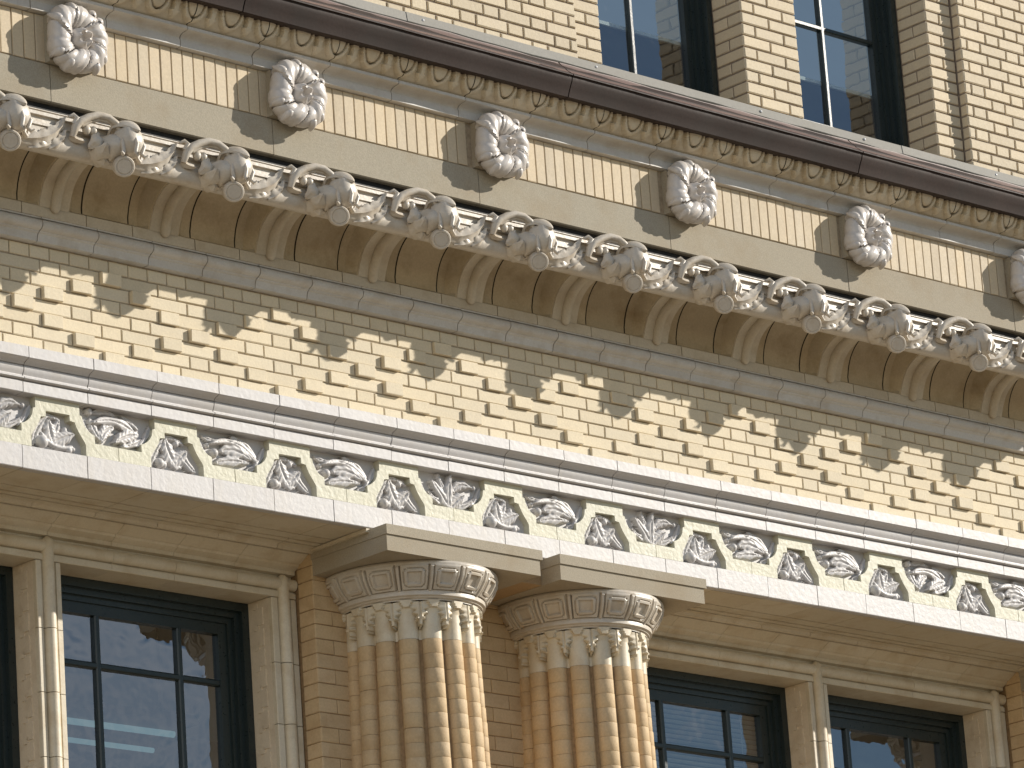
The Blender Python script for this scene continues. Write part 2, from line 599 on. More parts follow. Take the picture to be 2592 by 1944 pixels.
# ---- runs of moulded blocks --------------------------------------
def run(name, parent, poly, x0, period, mat, gap=0.005, lo=VL, hi=VR, smooth=35, jit=0.0012):
    me = MB().prism(poly, gap / 2, period - gap / 2).mesh(name, smooth)
    fix_normals(me)
    n = math.floor((lo - x0) / period)
    x = x0 + n * period
    while x < hi:
        obj(name, me, mat, parent, (x, random.uniform(-jit, jit), random.uniform(-jit, jit) * 0.5),
            (0, 0, random.uniform(-.0015, .0015)))
        x += period
    first, last = x0 + n * period, x
    ends = MB()
    if first > XL:
        ends.prism(poly, XL, first)
    if last < XR:
        ends.prism(poly, last, XR)
    if ends.v:
        tag(put(name + '_end_run', ends, mat, parent, smooth=smooth), kind='stuff')


def arc(cx, cz, r, a0, a1, n):
    return [(cx + r * math.cos(math.radians(a0 + (a1 - a0) * i / n)), cz + r * math.sin(math.radians(a0 + (a1 - a0) * i / n))) for i in range(n + 1)]


arch = put('architrave', MB().box(XL, XR, 0.022, 0.10, 8.50, 9.10).box(XL, XR, -0.045, 0.03, 8.905, 9.09), 'mortar', B)
JX = -3.121
# top fillet with its cavetto underside
run('fillet_block', arch, [(0.03, 9.166), (-0.112, 9.120), (-0.12, 9.116), (-0.12, 9.058), (-0.116, 9.054), (-0.104, 9.050), (-0.084, 9.042), (-0.075, 9.030), (-0.06, 9.028), (0.03, 9.028)], JX, 0.4215, 'white')
# cyma and bead
run('cyma_block', arch, [(0.03, 9.027), (-0.070, 9.027), (-0.074, 9.022), (-0.0735, 9.008), (-0.068, 8.992), (-0.060, 8.980), (-0.062, 8.972), (-0.072, 8.969), (-0.077, 8.964), (-0.077, 8.959), (-0.070, 8.955), (-0.058, 8.952), (0.03, 8.949)], JX, 0.4215, 'white')
run('band_block', arch, [(0.03, 8.948), (-0.057, 8.948), (-0.060, 8.945), (-0.060, 8.890), (-0.057, 8.887), (-0.030, 8.887), (0.03, 8.887)], JX, 0.4215, 'white')
run('fascia_block', arch, [(0.10, 8.614), (-0.033, 8.614), (-0.036, 8.611), (-0.036, 8.494), (-0.033, 8.490), (0.010, 8.490), (0.010, 8.52), (0.10, 8.52)], -3.124, 0.4215, 'white')

# relief ribbon: one block per repeat
PR, X0R = 0.787, -3.303
low = [(-.178, 8.615), (-.178, 8.672), (-.168, 8.690), (-.150, 8.712), (-.134, 8.735), (-.120, 8.760), (-.110, 8.784), (-.078, 8.788), (-.078, 8.819)]
up = [(.2385, 8.688), (.2385, 8.731), (.222, 8.736), (.200, 8.748), (.180, 8.766), (.166, 8.788), (.158, 8.824), (.1435, 8.828), (.1435, 8.889)]
poly = [(-PR / 2 + .002, 8.615)] + low + [(-x, z) for x, z in low[::-1]] + [(PR / 2 - .002, 8.615), (PR / 2 - .002, 8.688)] + up + \
       [(-x, z) for x, z in up[::-1]] + [(-PR / 2 + .002, 8.688)]
plate = put('relief_frieze', MB().box(XL, XR, 0.012, 0.05, 8.610, 8.92), 'white', B)
rib_me = MB().prism_y(poly, -0.032, 0.020).mesh('relief_ribbon')
fix_normals(rib_me)
for n in range(-2, 12):
    x = X0R + n * PR
    if XL < x < XR:
        obj('relief_ribbon', rib_me, 'plate', plate, (x, random.uniform(-.001, .001), 0))


# ---- carved leaf reliefs -----------------------------------------
class Field:
    def __init__(self, x0, x1, z0, z1, step=0.0045):
        self.nx = int((x1 - x0) / step) + 1
        self.nz = int((z1 - z0) / step) + 1
        self.X, self.Z = np.meshgrid(np.linspace(x0, x1, self.nx), np.linspace(z0, z1, self.nz), indexing='ij')
        self.H = np.full_like(self.X, -1.0)

    def bez(self, p):
        t = np.linspace(0, 1, 40)[:, None]
        p = np.array(p, float)
        if len(p) == 3:
            q = (1 - t) ** 2 * p[0] + 2 * t * (1 - t) * p[1] + t * t * p[2]
        else:
            q = (1 - t) ** 3 * p[0] + 3 * t * (1 - t) ** 2 * p[1] + 3 * t * t * (1 - t) * p[2] + t ** 3 * p[3]
        return q

    def near(self, p):
        q = self.bez(p)
        d2 = (self.X[..., None] - q[:, 0]) ** 2 + (self.Z[..., None] - q[:, 1]) ** 2
        i = d2.argmin(-1)
        return np.sqrt(d2.min(-1)), i / (len(q) - 1.0)

    def leaf(self, p, w, h, base=0.012, lobes=4, lift=0.4):
        d, t = self.near(p)
        wt = w * np.clip(np.sin(PI * np.clip(0.05 + 0.95 * t, 0, 1) ** 0.8), 0, 1) ** 0.7 * (1 - 0.25 * np.abs(np.sin(lobes * PI * t)) ** 3)
        u = d / np.maximum(wt, 1e-4)
        hh = base + h * (0.45 + lift * t) * (0.65 + 0.35 * np.sqrt(np.clip(1 - u * u, 0, 1))) - 0.010 * np.exp(-(u / 0.16) ** 2) \
            - 0.006 * np.abs(np.sin(lobes * 2 * PI * (t + 0.2 * u))) * u
        self.H = np.maximum(self.H, np.where(u < 1, hh, -1))

    def tube(self, p, r, base=0.010):
        d, t = self.near(p)
        hh = base + r * 0.6 + r * np.sqrt(np.clip(1 - (d / r) ** 2, 0, 1))
        self.H = np.maximum(self.H, np.where(d < r, hh, -1))

    def ball(self, x, z, r, base=0.012):
        d = np.hypot(self.X - x, self.Z - z)
        hh = base + r * 1.1 * np.sqrt(np.clip(1 - (d / r) ** 2, 0, 1)) + r * 0.2
        self.H = np.maximum(self.H, np.where(d < r, hh, -1))

    def mesh(self, name, y0):
        mb = MB()
        H = self.H
        keep = H > 0
        P = np.stack([self.X, y0 - np.maximum(H, -0.004), self.Z], -1)
        k2 = keep.copy()
        k2[1:] |= keep[:-1]
        k2[:-1] |= keep[1:]
        k2[:, 1:] |= keep[:, :-1]
        k2[:, :-1] |= keep[:, 1:]
        idx = -np.ones(H.shape, int)
        idx[k2] = np.arange(k2.sum())
        mb.v = [tuple(p) for p in P[k2].tolist()]
        a, b, c, d = idx[:-1, :-1], idx[1:, :-1], idx[1:, 1:], idx[:-1, 1:]
        ok = (a >= 0) & (b >= 0) & (c >= 0) & (d >= 0)
        mb.f = [tuple(q) for q in np.stack([a[ok], b[ok], c[ok], d[ok]], -1).tolist()]
        return mb.mesh(name, 60)


def low_relief(v):
    f = Field(-.172, .172, 8.617, 8.815)
    if v == 0:
        f.leaf([(-.15, 8.64), (-.13, 8.74), (-.05, 8.80)], .032, .026)
        f.leaf([(-.02, 8.665), (-.04, 8.72), (-.055, 8.785)], .050, .034, lobes=3)
        f.leaf([(-.02, 8.665), (.05, 8.70), (.115, 8.725)], .045, .036, lobes=3)
        f.leaf([(-.02, 8.66), (.00, 8.74), (.02, 8.79)], .030, .030, lobes=3)
        f.tube([(-.09, 8.70), (-.03, 8.62), (.10, 8.655)], .012)
        f.ball(-.095, 8.655, .036)
        f.ball(.085, 8.635, .018)
        f.ball(.112, 8.645, .014)
        f.ball(.062, 8.745, .014)
        f.leaf([(-.09, 8.80), (-.03, 8.815), (.03, 8.785)], .016, .022, lobes=1)
    else:
        f.leaf([(-.165, 8.63), (-.15, 8.71), (-.07, 8.80)], .028, .030, lobes=4)
        f.leaf([(.01, 8.655), (-.05, 8.72), (-.07, 8.80)], .052, .034, lobes=3)
        f.leaf([(-.01, 8.665), (.05, 8.71), (.075, 8.745)], .044, .038, lobes=3)
        f.leaf([(.03, 8.73), (.07, 8.68), (.125, 8.625)], .036, .040, lobes=1)
        f.tube([(-.07, 8.715), (-.03, 8.675), (.05, 8.665)], .009)
        f.tube([(-.08, 8.695), (-.03, 8.650), (.04, 8.650)], .009)
        f.ball(-.105, 8.655, .028)
        f.ball(-.078, 8.650, .022)
        f.ball(.018, 8.775, .016)
        f.leaf([(-.07, 8.805), (.01, 8.812), (.07, 8.77)], .015, .024, lobes=1)
    return f.mesh('leaf_relief', 0.014)


def up_relief(v):
    f = Field(-.24, .24, 8.690, 8.900)
    f.leaf([(-.235, 8.84), (-.215, 8.77), (-.14, 8.715)], .018, .028, lobes=1)
    f.leaf([(.235, 8.84), (.215, 8.77), (.14, 8.715)], .018, .028, lobes=1)
    if v == 0:
        f.leaf([(.13, 8.79), (.0, 8.875), (-.17, 8.80)], .034, .040, lobes=1)
        f.leaf([(-.16, 8.82), (-.14, 8.76), (-.10, 8.71)], .030, .030, lobes=3)
        f.leaf([(-.02, 8.80), (-.09, 8.78), (-.10, 8.70)], .040, .034, lobes=3)
        f.leaf([(.14, 8.785), (.06, 8.77), (-.02, 8.715)], .042, .040, lobes=3)
        f.leaf([(.17, 8.76), (.12, 8.72), (.03, 8.705)], .022, .030, lobes=1)
        f.leaf([(-.14, 8.865), (-.06, 8.895), (.0, 8.86)], .022, .030, lobes=1)
        f.leaf([(.05, 8.87), (.10, 8.85), (.15, 8.805)], .016, .034, lobes=1)
        f.ball(-.17, 8.865, .022)
    elif v == 1:
        f.leaf([(.18, 8.75), (.03, 8.90), (-.17, 8.80)], .026, .042, lobes=1)
        f.leaf([(.17, 8.785), (.08, 8.87), (-.02, 8.865)], .022, .034, lobes=1)
        f.leaf([(-.06, 8.785), (.03, 8.82), (.13, 8.755)], .044, .038, lobes=2)
        f.leaf([(-.10, 8.715), (.0, 8.75), (.12, 8.735)], .032, .034, lobes=2)
        f.leaf([(-.19, 8.85), (-.15, 8.82), (-.06, 8.84)], .018, .030, lobes=1)
        f.ball(-.12, 8.765, .026)
        f.ball(-.165, 8.80, .016)
        f.leaf([(.10, 8.70), (.17, 8.715), (.17, 8.75)], .018, .028, lobes=1)
    else:
        f.leaf([(-.02, 8.705), (-.06, 8.76), (-.15, 8.835)], .040, .040, lobes=1)
        f.leaf([(-.01, 8.705), (-.02, 8.79), (.0, 8.885)], .034, .044, lobes=2)
        f.leaf([(.01, 8.705), (.05, 8.76), (.10, 8.775)], .044, .038, lobes=3)
        f.leaf([(.03, 8.80), (.07, 8.86), (.16, 8.825)], .032, .040, lobes=3)
        f.leaf([(-.04, 8.72), (-.13, 8.72), (-.17, 8.77)], .022, .030, lobes=1)
        f.leaf([(.04, 8.705), (.12, 8.71), (.17, 8.77)], .022, .032, lobes=1)
        f.leaf([(-.03, 8.76), (-.08, 8.85), (-.09, 8.88)], .020, .034, lobes=1)
        f.ball(.185, 8.835, .014)
    return f.mesh('leaf_relief', 0.014)


low_me = [low_relief(0), low_relief(1)]
up_me = [up_relief(0), up_relief(1), up_relief(2)]
low_seq = [0, 1, 1, 1, 0, 1, 0, 1, 0, 1, 1, 0]
up_seq = [0, 1, 1, 2, 1, 2, 1, 1, 0, 1, 0, 2]
for n in range(-2, 12):
    x = X0R + n * PR
    if VL < x < VR + .3:
        obj('leaf_relief', low_me[low_seq[n % 12]], 'white', plate, (x, 0, 0))
    if VL < x + PR / 2 < VR:
        obj('leaf_relief', up_me[up_seq[n % 12]], 'white', plate, (x + PR / 2, 0, 0))

# ---- bed mould under the cornice ----------------------------------
bed = put('bed_mould', MB().box(XL, XR, -0.022, 0.03, 9.735, 9.85), 'crack', B)
run('bed_block', bed, [(0.03, 9.730), (-0.034, 9.730), (-0.040, 9.734), (-0.043, 9.756), (-0.050, 9.772), (-0.060, 9.778), (-0.061, 9.783)] +
    [(-0.060 - 0.034 * math.sin(math.radians(a)), 9.815 - 0.030 * math.cos(math.radians(a))) for a in range(15, 181, 18)] +
    [(-0.080, 9.846), (-0.083, 9.8525), (0.03, 9.8525)], -1.175, 0.3700, 'pale', gap=0.006)

# ---- coved cornice -------------------------------------------------
PCV, XC0 = 0.7355, -3.315
Pc = np.array([(-.084, 9.853), (-.084, 9.914), (-.050, 9.932), (-.050, 9.968), (-.064, 10.03), (-.088, 10.085), (-.122, 10.130), (-.165, 10.166), (-.215, 10.182), (-.270, 10.184)])
Pr = np.array([(-.084, 9.853), (-.084, 9.914), (-.090, 9.932), (-.102, 9.968), (-.131, 10.03), (-.160, 10.065), (-.200, 10.095), (-.240, 10.115), (-.290, 10.132), (-.345, 10.143)])


def dens(P, n=5):
    out = []
    for i in range(len(P) - 1):
        m = n if i > 1 else 1
        for j in range(m):
            out.append(P[i] + (P[i + 1] - P[i]) * j / m)
    out.append(P[-1])
    Q = np.array(out)
    for _ in range(3):
        R_ = Q.copy()
        R_[12:-1] = 0.25 * Q[11:-2] + 0.5 * Q[12:-1] + 0.25 * Q[13:]
        Q = R_
    return Q


PcD, PrD = dens(Pc), dens(Pr)


def cove_w(dx):
    a = abs(dx)
    return min(1.0, max(0.0, (0.150 - a) / 0.046))


def cove_mesh(name, x0, x1):
    xs = sorted({round(v, 4) for v in list(np.linspace(x0, x1, 9)) + [-.150, -.104, .104, .150, PCV - .150, PCV - .104] if x0 <= v <= x1})
    P = np.zeros((len(xs), len(PcD), 3))
    for i, x in enumerate(xs):
        w = max(cove_w(x), cove_w(x - PCV))
        pr = PcD * (1 - w) + PrD * w
        P[i, :, 0] = x
        P[i, :, 1:] = pr
    mb = MB().grid(P[:, 1:])
    me = mb.mesh(name, 28)
    fix_normals(me)
    return me


cornice = put('cornice', MB().prism([(0.03, 9.86), (-.05, 9.86), (-.05, 9.92), (-.040, 9.97), (-.055, 10.04), (-.085, 10.10), (-.13, 10.16), (-.20, 10.19), (-.38, 10.19), (-.45, 10.20), (-.45, 10.250), (0.03, 10.250)], XL, XR), 'crack', B)
ribb = cove_mesh('rib_block', -.206, .210)
coff = cove_mesh('coffer_block', .219, .7355 - .215)
# the paler face of each rib, proud of the browner field
xs_ = [-.100, -.096, .096, .100]
P = np.zeros((4, len(PrD), 3))
for i_, x_ in enumerate(xs_):
    P[i_, :, 0] = x_
    P[i_, :, 1:] = PrD + (np.array([-.006, -.006]) if 0 < i_ < 3 else np.array([.004, .004]))
P[:, 0, 2] = 9.853
ribf = MB().grid(P[:, 1:]).mesh('rib_face', 30)
fix_normals(ribf)
base_p = [(-.03, 9.853), (-.0845, 9.853), (-.0865, 9.855), (-.0865, 9.911), (-.083, 9.914), (-.03, 9.914)]
base_a = MB().prism(base_p, -.208, .212).mesh('base_block')
base_b = MB().prism(base_p, .218, .7355 - .214).mesh('base_block')
fix_normals(base_a)
fix_normals(base_b)
ribt = MB()
pts = [(0, -.094, 9.884), (0, -.096, 9.888), (0, -.098, 9.896), (0, -.101, 9.912)] + [(0, float(y) - .010, float(z) - .010) for y, z in PrD[7::3]] + [(0, -.40, 10.120), (0, -.44, 10.095)]
ribt.tube(pts, [.006, .016, .024, .028] + [.030] * (len(pts) - 6) + [.034, .040], n=14)
rib_t = ribt.mesh('rib', 50)
fix_normals(rib_t)

# front strip of the cornice with two small fillets
gar_poly = [(-.255, 10.20), (-.258, 10.172), (-.30, 10.138), (-.35, 10.096), (-.39, 10.064), (-.43, 10.044), (-.465, 10.042), (-.488, 10.058), (-.498, 10.090), (-.494, 10.135), (-.484, 10.165), (-.482, 10.172), (-.492, 10.174), (-.492, 10.188),
            (-.480, 10.189), (-.480, 10.224), (-.498, 10.226), (-.498, 10.240), (-.490, 10.242), (-.490, 10.252), (-.496, 10.253), (-.496, 10.257), (-.40, 10.270)]
gar_me = MB().prism(gar_poly, -PCV + .212 + .003, .212 - .003).mesh('garland_block', 40)
fix_normals(gar_me)

# ornament of one bracket
bud = MB()


def bud_fn(ph, th):
    s = 1.0 + 0.075 * abs(math.sin(2.5 * ph + 0.5)) ** 0.6 * math.sin(th) ** 0.7
    if th < 1.0:
        s *= 1.05 + 0.05 * math.cos(3 * ph)
    elif th < 1.15:
        s *= 1.0 + 0.05 * (1.15 - th) / 0.15
    return s


bud.ellipsoid((0, -.712, 10.088), (.078, .074, .086), 40, 22, bud_fn)
# hood petal over the top and sepals curling off the lower edge
bud.leaf([(-.03, -.60, 10.12), (-.015, -.66, 10.172), (0.0, -.735, 10.172), (.012, -.795, 10.135)], .072, (0, -.3, 1), cup=0.5, lobes=1, notch=0.0, thick=.012, rib=.0)
for a, l in ((-60, .05), (-5, .06), (45, .05), (100, .045)):
    ca, sa = math.sin(math.radians(a)), -math.cos(math.radians(a))
    bud.tube([(ca * .072, -.712 + sa * .070, 10.10), (ca * .082, -.712 + sa * .080, 10.06), (ca * .066, -.712 + sa * .066, 10.02), (ca * .085, -.712 + sa * .085, 10.00),
              (ca * .10, -.712 + sa * .10, 10.012)], [.006, .012, .012, .011, .005], n=8)
bud.v = [(x * 1.0 + .100, y + .118, z + .050) for x, y, z in bud.v]
bud_me = bud.mesh('rose_bud', 55)
fix_normals(bud_me)

acan = MB()
acan.ellipsoid((0, -.545, 10.085), (.085, .16, .072), 24, 14, lambda ph, th: 1 + .05 * math.sin(5 * ph))
acan.leaf([(-.01, -.36, 10.095), (-.05, -.46, 10.045), (-.075, -.57, 10.035), (-.10, -.66, 10.07)], .070, (-.5, -.2, -.85), cup=.35, lobes=4)
acan.leaf([(.03, -.36, 10.095), (.08, -.46, 10.055), (.12, -.55, 10.045), (.155, -.60, 10.065)], .050, (.5, -.2, -.85), cup=.35, lobes=4)
acan.leaf([(-.01, -.38, 10.08), (-.02, -.46, 10.030), (-.03, -.53, 10.005), (-.05, -.58, 10.01)], .06, (-.2, -.3, -1), cup=.3, lobes=4)
acan.leaf([(.04, -.60, 10.06), (.10, -.64, 10.09), (.145, -.62, 10.06), (.15, -.58, 10.02)], .03, (.3, -1, 0), cup=.4, lobes=1)
acan.leaf([(-.05, -.58, 10.10), (-.11, -.60, 10.10), (-.14, -.56, 10.06)], .045, (-.5, -.8, .1), cup=.4, lobes=2)
acan.v = [(x + .05 * (-.36 - y) / .3, y * .80 - .075, z + .030) for x, y, z in acan.v]
acan_me = acan.mesh('acanthus_leaf', 60)
fix_normals(acan_me)

disc = MB()
n_d = Vector((-.42, -.80, -.42)).normalized()
rq = n_d.to_track_quat('Z', 'Y').to_matrix()
prof = [(0.001, .030), (.034, .030), (.038, .026), (.042, .030), (.049, .028), (.053, .020), (.053, -.02), (.04, -.05)]
P = np.zeros((28, len(prof), 3))
for i in range(28):
    a = 2 * PI * i / 28
    for j, (r, h) in enumerate(prof):
        d = rq @ Vector((r * math.cos(a), r * math.sin(a), h))
        P[i, j] = (0.070 + d.x * 1.05, -.585 + d.y * 1.05, 10.008 + d.z * 1.05)
disc.grid(P, wrap_u=True)
disc_me = disc.mesh('seed_disc', 40)
fix_normals(disc_me)

spray = MB()   # long leaf left of the joint, wrapped round the strip
spray.leaf([(-.50, -.492, 10.080), (-.42, -.502, 10.092), (-.34, -.508, 10.125), (-.275, -.512, 10.180), (-.240, -.512, 10.240)], .044, (-.1, -1, -.2), cup=.18, lobes=5, notch=.35, rib=.010)
spray.leaf([(-.34, -.485, 10.055), (-.29, -.500, 10.085), (-.255, -.508, 10.130), (-.240, -.508, 10.170)], .035, (0, -1, -.5), cup=.18, lobes=3, notch=.35, rib=.008)
spray.leaf([(-.46, -.470, 10.048), (-.39, -.490, 10.058), (-.33, -.496, 10.085)], .030, (0, -.8, -.7), cup=.2, lobes=3, notch=.3, rib=.008)
spray_me = spray.mesh('spray_leaf', 60)
fix_normals(spray_me)

scr = MB()     # scroll right of the joint, with berries
arcp = [(-.205, -.52, 10.135), (-.195, -.535, 10.185), (-.165, -.545, 10.222), (-.115, -.555, 10.250), (-.06, -.565, 10.268), (-.005, -.575, 10.262), (.035, -.585, 10.235), (.055, -.590, 10.20)]
scr.tube(arcp, [.016, .022, .022, .021, .020, .019, .018, .014], n=10)
scr.tube([(a + .012, b + .012, c - .018) for a, b, c in arcp[2:]], [.012] * 6, n=8)
scr.tube([(-.20, -.53, 10.20), (-.185, -.54, 10.235), (-.20, -.53, 10.252), (-.225, -.52, 10.240)], [.016, .016, .013, .008], n=8)
scr.ellipsoid((-.115, -.525, 10.190), (.024, .022, .028))
scr.ellipsoid((-.075, -.530, 10.188), (.022, .022, .026))
scr.ellipsoid((-.055, -.530, 10.165), (.018, .020, .024))
scr.leaf([(-.21, -.50, 10.145), (-.17, -.52, 10.125), (-.12, -.52, 10.125)], .022, (0, -1, -.3), cup=.5, lobes=1)
scr_me = scr.mesh('scroll', 55)
fix_normals(scr_me)

for k in range(-2, 12):
    x = XC0 + k * PCV
    if not VL < x < VR:
        continue
    obj('rib_block', ribb, 'coffer', cornice, (x, 0, 0))
    obj('rib_face', ribf, 'rib', cornice, (x, 0, 0))
    obj('base_block', base_a, 'rib', cornice, (x, 0, 0))
    obj('base_block', base_b, 'rib', cornice, (x, random.uniform(-.001, .001), 0))
    obj('coffer_block', coff, 'coffer', cornice, (x, random.uniform(-.0015, .0015), 0))
    obj('rib', rib_t, 'rib', cornice, (x, 0, 0))
    obj('garland_block', gar_me, 'orn', cornice, (x, random.uniform(-.001, .001), 0))
    tl = random.uniform(-.02, .02)
    obj('acanthus_leaf', acan_me, 'orn', cornice, (x, 0, 0))
    obj('rose_bud', bud_me, 'orn', cornice, (x, 0, 0), (0, 0, 0))
    obj('seed_disc', disc_me, 'orn', cornice, (x, 0, 0))
    obj('spray_leaf', spray_me, 'orn', cornice, (x, 0, 0))
    obj('scroll', scr_me, 'orn', cornice, (x, 0, 0))
far = MB().prism([(0.03, 9.853), (-.084, 9.853), (-.09, 9.93), (-.131, 10.03), (-.20, 10.095), (-.29, 10.132), (-.41, 10.144), (-.48, 10.17), (-.50, 10.27), (0.03, 10.28)], VR + .1, XR)
tag(put('cornice_end_run', far, 'cream', cornice), kind='stuff')

# ---- black flashing gap, stone band, long bricks, rosettes --------
put('flashing', MB().prism([(-.36, 10.262), (-.480, 10.2625), (-.480, 10.268), (-.425, 10.276), (-.42, 10.34), (-.36, 10.34)], XL, XR), 'black', B)
XR0, PRO = -3.480, 1.5015
band = put('stone_band', MB().box(XL, XR, -0.40, -0.30, 10.33, 10.53), 'crack', B)
run('band_stone', band, [(-0.38, 10.326), (-0.452, 10.326), (-0.460, 10.332), (-0.460, 10.531), (-0.455, 10.534), (-0.38, 10.534)], -3.60, PRO, 'stone', gap=0.005, smooth=20)

sold = put('soldier_course', MB().box(XL, XR, -0.452, -0.30, 10.536, 10.81), 'mortar', B)
bk = Bricks(sold, 'brick_soldier')
ros_x = [XR0 + k * PRO for k in range(-1, 7)]
x = XL + 0.04
while x < XR:
    if all(abs(x - rx) > 0.155 for rx in ros_x):
        bk.add(x, -0.460, 10.668, 0.0755 - 0.006, 0.258, name='long_brick', single=VL < x < VR, bev=0.003)
    x += 0.0755
bk.finish('bricks_beyond')

ros = MB()


def sq(a, p=2.7):
    return 1.0 / (abs(math.cos(a)) ** p + abs(math.sin(a)) ** p) ** (1 / p)


NP = 6
nu, nv = 180, 22
P = np.zeros((nu, nv, 3))
for i in range(nu):
    a = 2 * PI * i / nu
    for j in range(nv):
        b = 2 * PI * j / nv
        aa = a + 0.22 * math.cos(b) + 0.12 * math.sin(3 * a + 1)
        f = (aa * NP / (2 * PI) + 0.3) % 1.0
        fold = 0.045 * math.sin(PI * 4 * f) + 0.02 * math.sin(PI * 9 * f)
        edge = -0.22 * math.exp(-(f / 0.05) ** 2) - 0.10 * math.exp(-((1 - f) / 0.03) ** 2)
        rm = 0.067 * (1 + 0.20 * (f - 0.5) + fold + edge)
        Rm = 0.118 * (0.30 + 0.70 * sq(a + 0.15, 3.0)) + 0.006 * math.sin(3 * a + 2)
        rr = Rm + rm * math.cos(b)
        P[i, j] = (rr * math.cos(a), -0.078 - 0.95 * rm * math.sin(b), rr * math.sin(a))
ros.grid(P, wrap_u=True, wrap_v=True)
# turned up petal tips along the rim
for a, ln in ((0.62, .034), (0.95, .022), (1.75, .028), (2.5, .036), (3.65, .026), (4.15, .034), (5.2, .03), (5.65, .024)):
    Rm = 0.118 * (0.30 + 0.70 * sq(a + 0.15, 3.0))
    c, s_ = math.cos(a), math.sin(a)
    ros.leaf([((Rm + .028) * c, -.132, (Rm + .028) * s_), ((Rm + .056) * c, -.112, (Rm + .056) * s_), ((Rm + .050 + ln) * c, -.070, (Rm + .050 + ln) * s_)], .024, (c * .6, -1, s_ * .6), cup=.6, lobes=1, notch=0, thick=.012, rib=0)
ros_ring = ros.mesh('petal_ring', 40)
fix_normals(ros_ring)
cup = MB()
prof = [(.001, -.02), (.050, -.02), (.060, -.05), (.064, -.085), (.060, -.115), (.048, -.138), (.038, -.145), (.030, -.135), (.026, -.10), (.001, -.095)]
P = np.zeros((40, len(prof), 3))
for i in range(40):
    a = 2 * PI * i / 40
    for j, (r, y) in enumerate(prof):
        w = 1 + (0.07 * math.cos(5 * a) if j >= 4 and j < 8 else 0.02 * math.cos(5 * a))
        P[i, j] = (r * w * math.cos(a) + (.10 * (-y)), y + (.012 * math.cos(5 * a) if 5 <= j <= 6 else 0), r * w * math.sin(a))
cup.grid(P, wrap_u=True)
cup_me = cup.mesh('flower_cup', 45)
fix_normals(cup_me)
blk_me = MB().box(-.150, .150, -.040, .06, -.132, .128).mesh('rosette_block')
back_me = MB()
P = np.zeros((40, 3, 3))
for i in range(40):
    a = 2 * PI * i / 40
    for j, (r, y) in enumerate(((.150, -.035), (.165, -.062), (.001, -.050))):
        P[i, j] = (r * (0.35 + 0.65 * sq(a + .15)) * math.cos(a), y, r * (0.35 + 0.65 * sq(a + .15)) * math.sin(a))
back_me = back_me.grid(P, wrap_u=True).mesh('rosette_back', 40)
fix_normals(back_me)
for k, rx in enumerate(ros_x):
    if not VL < rx < VR:
        continue
    rb = obj('rosette', blk_me, 'stone', B, (rx, -0.460, 10.668))
    obj('petal_ring', ros_ring, 'rosette', rb, (0, 0, 0), (0, random.choice((0, PI / 2, PI, -PI / 2)) * 0 + random.uniform(-.12, .12), 0))
    obj('flower_cup', cup_me, 'rosette', rb)
    obj('rosette_back', back_me, 'rosette', rb)

# ---- sill mouldings with egg and dart -----------------------------
sill = put('sill_mould', MB().prism([(-.30, 10.81), (-.475, 10.81), (-.475, 10.85), (-.53, 10.89), (-.55, 10.91), (-.60, 10.97), (-.62, 11.06), (-.30, 11.06)], XL, XR), 'crack', B)
run('sill_block', sill, [(-.36, 10.800), (-.488, 10.800), (-.494, 10.803), (-.494, 10.843), (-.490, 10.846), (-.490, 10.851), (-.494, 10.858), (-.504, 10.866), (-.520, 10.872), (-.548, 10.875), (-.556, 10.877),
                         (-.560, 10.880), (-.560, 10.896), (-.556, 10.899), (-.36, 10.899)], -0.747, 0.4985, 'pale', gap=0.006)
NE = 0.4985 / 2


def egg_mesh():
    f_nx, f_ns = 100, 30
    P = np.zeros((f_nx, f_ns, 3))
    for i in range(f_nx):
        x = 0.003 + (2 * NE - 0.006) * i / (f_nx - 1)
        for j in range(f_ns):
            s = j / (f_ns - 1)
            ang = s * 1.35
            by = -.560 - .082 * math.sin(ang)
            bz = 10.903 + .100 * (1 - math.cos(ang)) + .050 * s
            # position inside one repeat, egg centred at the joint (x=0, NE)
            u = ((x / NE + 0.5) % 1.0 - 0.5) * NE
            e = math.hypot(u / .070, (1 - s) / .80) if s < 1 else abs(u) / .070
            h = 0.0
            if e < 0.78:
                h = .018 * math.sqrt(max(0, 1 - (e / .80) ** 2)) + .006
            elif e < 0.87:
                h = -.020
            elif e < 1.12:
                h = .016
            else:
                ud = abs(abs(u) - NE / 2)
                w = .020 * s + .004 if s > .45 else .028 * max(0.0, s - .06) / .39
                h = .016 if ud < w else -.012
                if s > .45 and w < ud < w + .008:
                    h = -.020
            ny, nz = -math.cos(ang * .8), -math.sin(ang * .8) * 0.6
            P[i, j] = (x, by + ny * h * 1.0, bz + nz * h)
    me = MB().grid(P).mesh('egg_and_dart_block', 50)
    fix_normals(me)
    return me


egg_me = egg_mesh()
n = math.floor((VL + .747) / .4985)
while -0.747 + n * .4985 < VR:
    obj('egg_and_dart_block', egg_me, 'cream', sill, (-0.747 + n * .4985, random.uniform(-.001, .001), 0))
    n += 1
tag(put('sill_end_run', MB().box(-0.747 + n * .4985, XR, -.60, -.40, 10.90, 11.06), 'cream', sill), kind='stuff')

